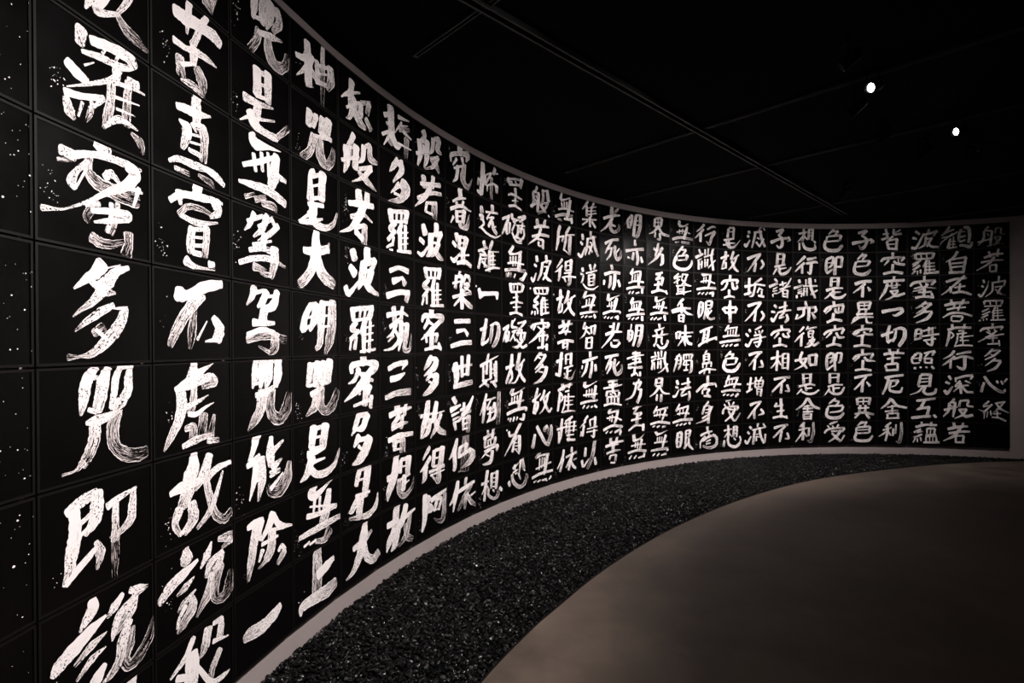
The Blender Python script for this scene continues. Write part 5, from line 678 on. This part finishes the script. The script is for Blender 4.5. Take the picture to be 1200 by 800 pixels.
# ------------------------------------------------------------------ ceiling tracks
HC = CEIL-1.5
def cp(x, y): return np.array([x*HC, y*HC])
dP = np.array([-.724, .690]); dQ = np.array([.690, .724])
def beam(name, a_, b_, wd, hh, m, lab, cat, grp=None):
    a_, b_ = np.array(a_), np.array(b_); L = np.hypot(*(b_-a_)); an = math.atan2(b_[1]-a_[1], b_[0]-a_[0])
    root = empty(name, (a_[0], a_[1], CEIL), an)
    V, F = [], []; box_into(V, F, 0, L, -wd/2, -wd/2+wd*.22, -hh, 0); box_into(V, F, 0, L, wd/2-wd*.22, wd/2, -hh, 0); box_into(V, F, 0, L, -wd/2, wd/2, -.003, 0)
    link('rail', pydata('rail', V, F), m, root)
    V, F = [], []; box_into(V, F, -.02, 0, -wd/2, wd/2, -hh, 0); box_into(V, F, L, L+.02, -wd/2, wd/2, -hh, 0)
    link('end_cap', pydata('end_cap', V, F), m, root)
    return tag(root, lab, cat, grp)
TR = [((-.155, 1.505), 'first'), ((.741, 2.362), 'second'), ((1.281, 2.868), 'third'), ((2.15, 3.64), 'fourth'), ((3.28, 3.97), 'fifth')]
far = [(-.395, 1.766), (.194, 2.952), (.619, 3.495), (1.684, 4.028), (3.05, 4.175)]
tips = ['nearest the camera', 'behind the nearer lit spotlight', 'behind the farther lit spotlight', 'second nearest the far wall', 'closest to the right end of the wall']
for (q, nm), fr, tp in zip(TR, far, tips):
    beam('lighting_track', cp(*q)-dP*(4.5 if nm != 'fifth' else 2.5), cp(*fr), .03, .018, m_track, 'thin black lighting track on the black ceiling, '+tp, 'track', 'lighting tracks on the ceiling')
beam('cable_tray', cp(-.5, 1.17), cp(2.344, 3.914), .06, .03, m_track, 'black metal channel crossing the lighting tracks on the ceiling', 'channel')

# ------------------------------------------------------------------ spotlights
m_lens = bpy.data.materials.new('lit_lens'); m_lens.use_nodes = True
b_ = m_lens.node_tree.nodes; b_.remove(b_['Principled BSDF']); em = b_.new('ShaderNodeEmission'); em.inputs[0].default_value = (1, .97, .98, 1); em.inputs[1].default_value = 14
m_lens.node_tree.links.new(em.outputs[0], b_['Material Output'].inputs[0])
H_ME = lathe('housing', [(.012, .075), (.030, .07), (.033, .05), (.033, -.043), (.029, -.045), (.027, -.012)], 24, cap=False)
H_ME.materials.append(m_house)
L_ME = lathe('lens', [(.0005, -.013), (.0268, -.013)], 24, cap=False); L_ME.materials.append(m_lens)
V, F = [], []; box_into(V, F, -.035, .035, -.014, .014, .085, .105); box_into(V, F, -.0365, -.033, -.006, .006, -.01, .09); box_into(V, F, .033, .0365, -.006, .006, -.01, .09)
B_ME = pydata('yoke', V, F); B_ME.materials.append(m_house)
def spotlight(loc, aim, energy, size, blend, lab, colour=(1, .93, .91), rad=.03):
    loc, aim = Vector(loc), Vector(aim)
    root = empty('track_spotlight', loc)
    d = (aim-loc).normalized(); q = d.to_track_quat('-Z', 'Y')
    hs = link('housing', H_ME, parent=root); hs.rotation_mode = 'QUATERNION'; hs.rotation_quaternion = q
    ln_ = link('lens', L_ME, parent=root); ln_.rotation_mode = 'QUATERNION'; ln_.rotation_quaternion = q
    yk = link('yoke', B_ME, parent=root); yk.rotation_euler = (0, 0, math.atan2(d.y, d.x)+math.pi/2); yk.location = (0, 0, 0)
    ld = bpy.data.lights.new('spot', 'SPOT'); ld.energy = energy; ld.spot_size = R(size); ld.spot_blend = blend; ld.color = colour; ld.shadow_soft_size = rad
    lo = bpy.data.objects.new('spot_beam', ld); C.objects.link(lo); lo.parent = root; lo.rotation_mode = 'QUATERNION'; lo.rotation_quaternion = q
    lo.location = d*.05
    tag(root, lab, 'spotlight', 'track spotlights')
for i, (loc, aim, en, sz, bl, lab) in enumerate(LAMPS):
    spotlight(loc, aim, en, sz, bl, lab)
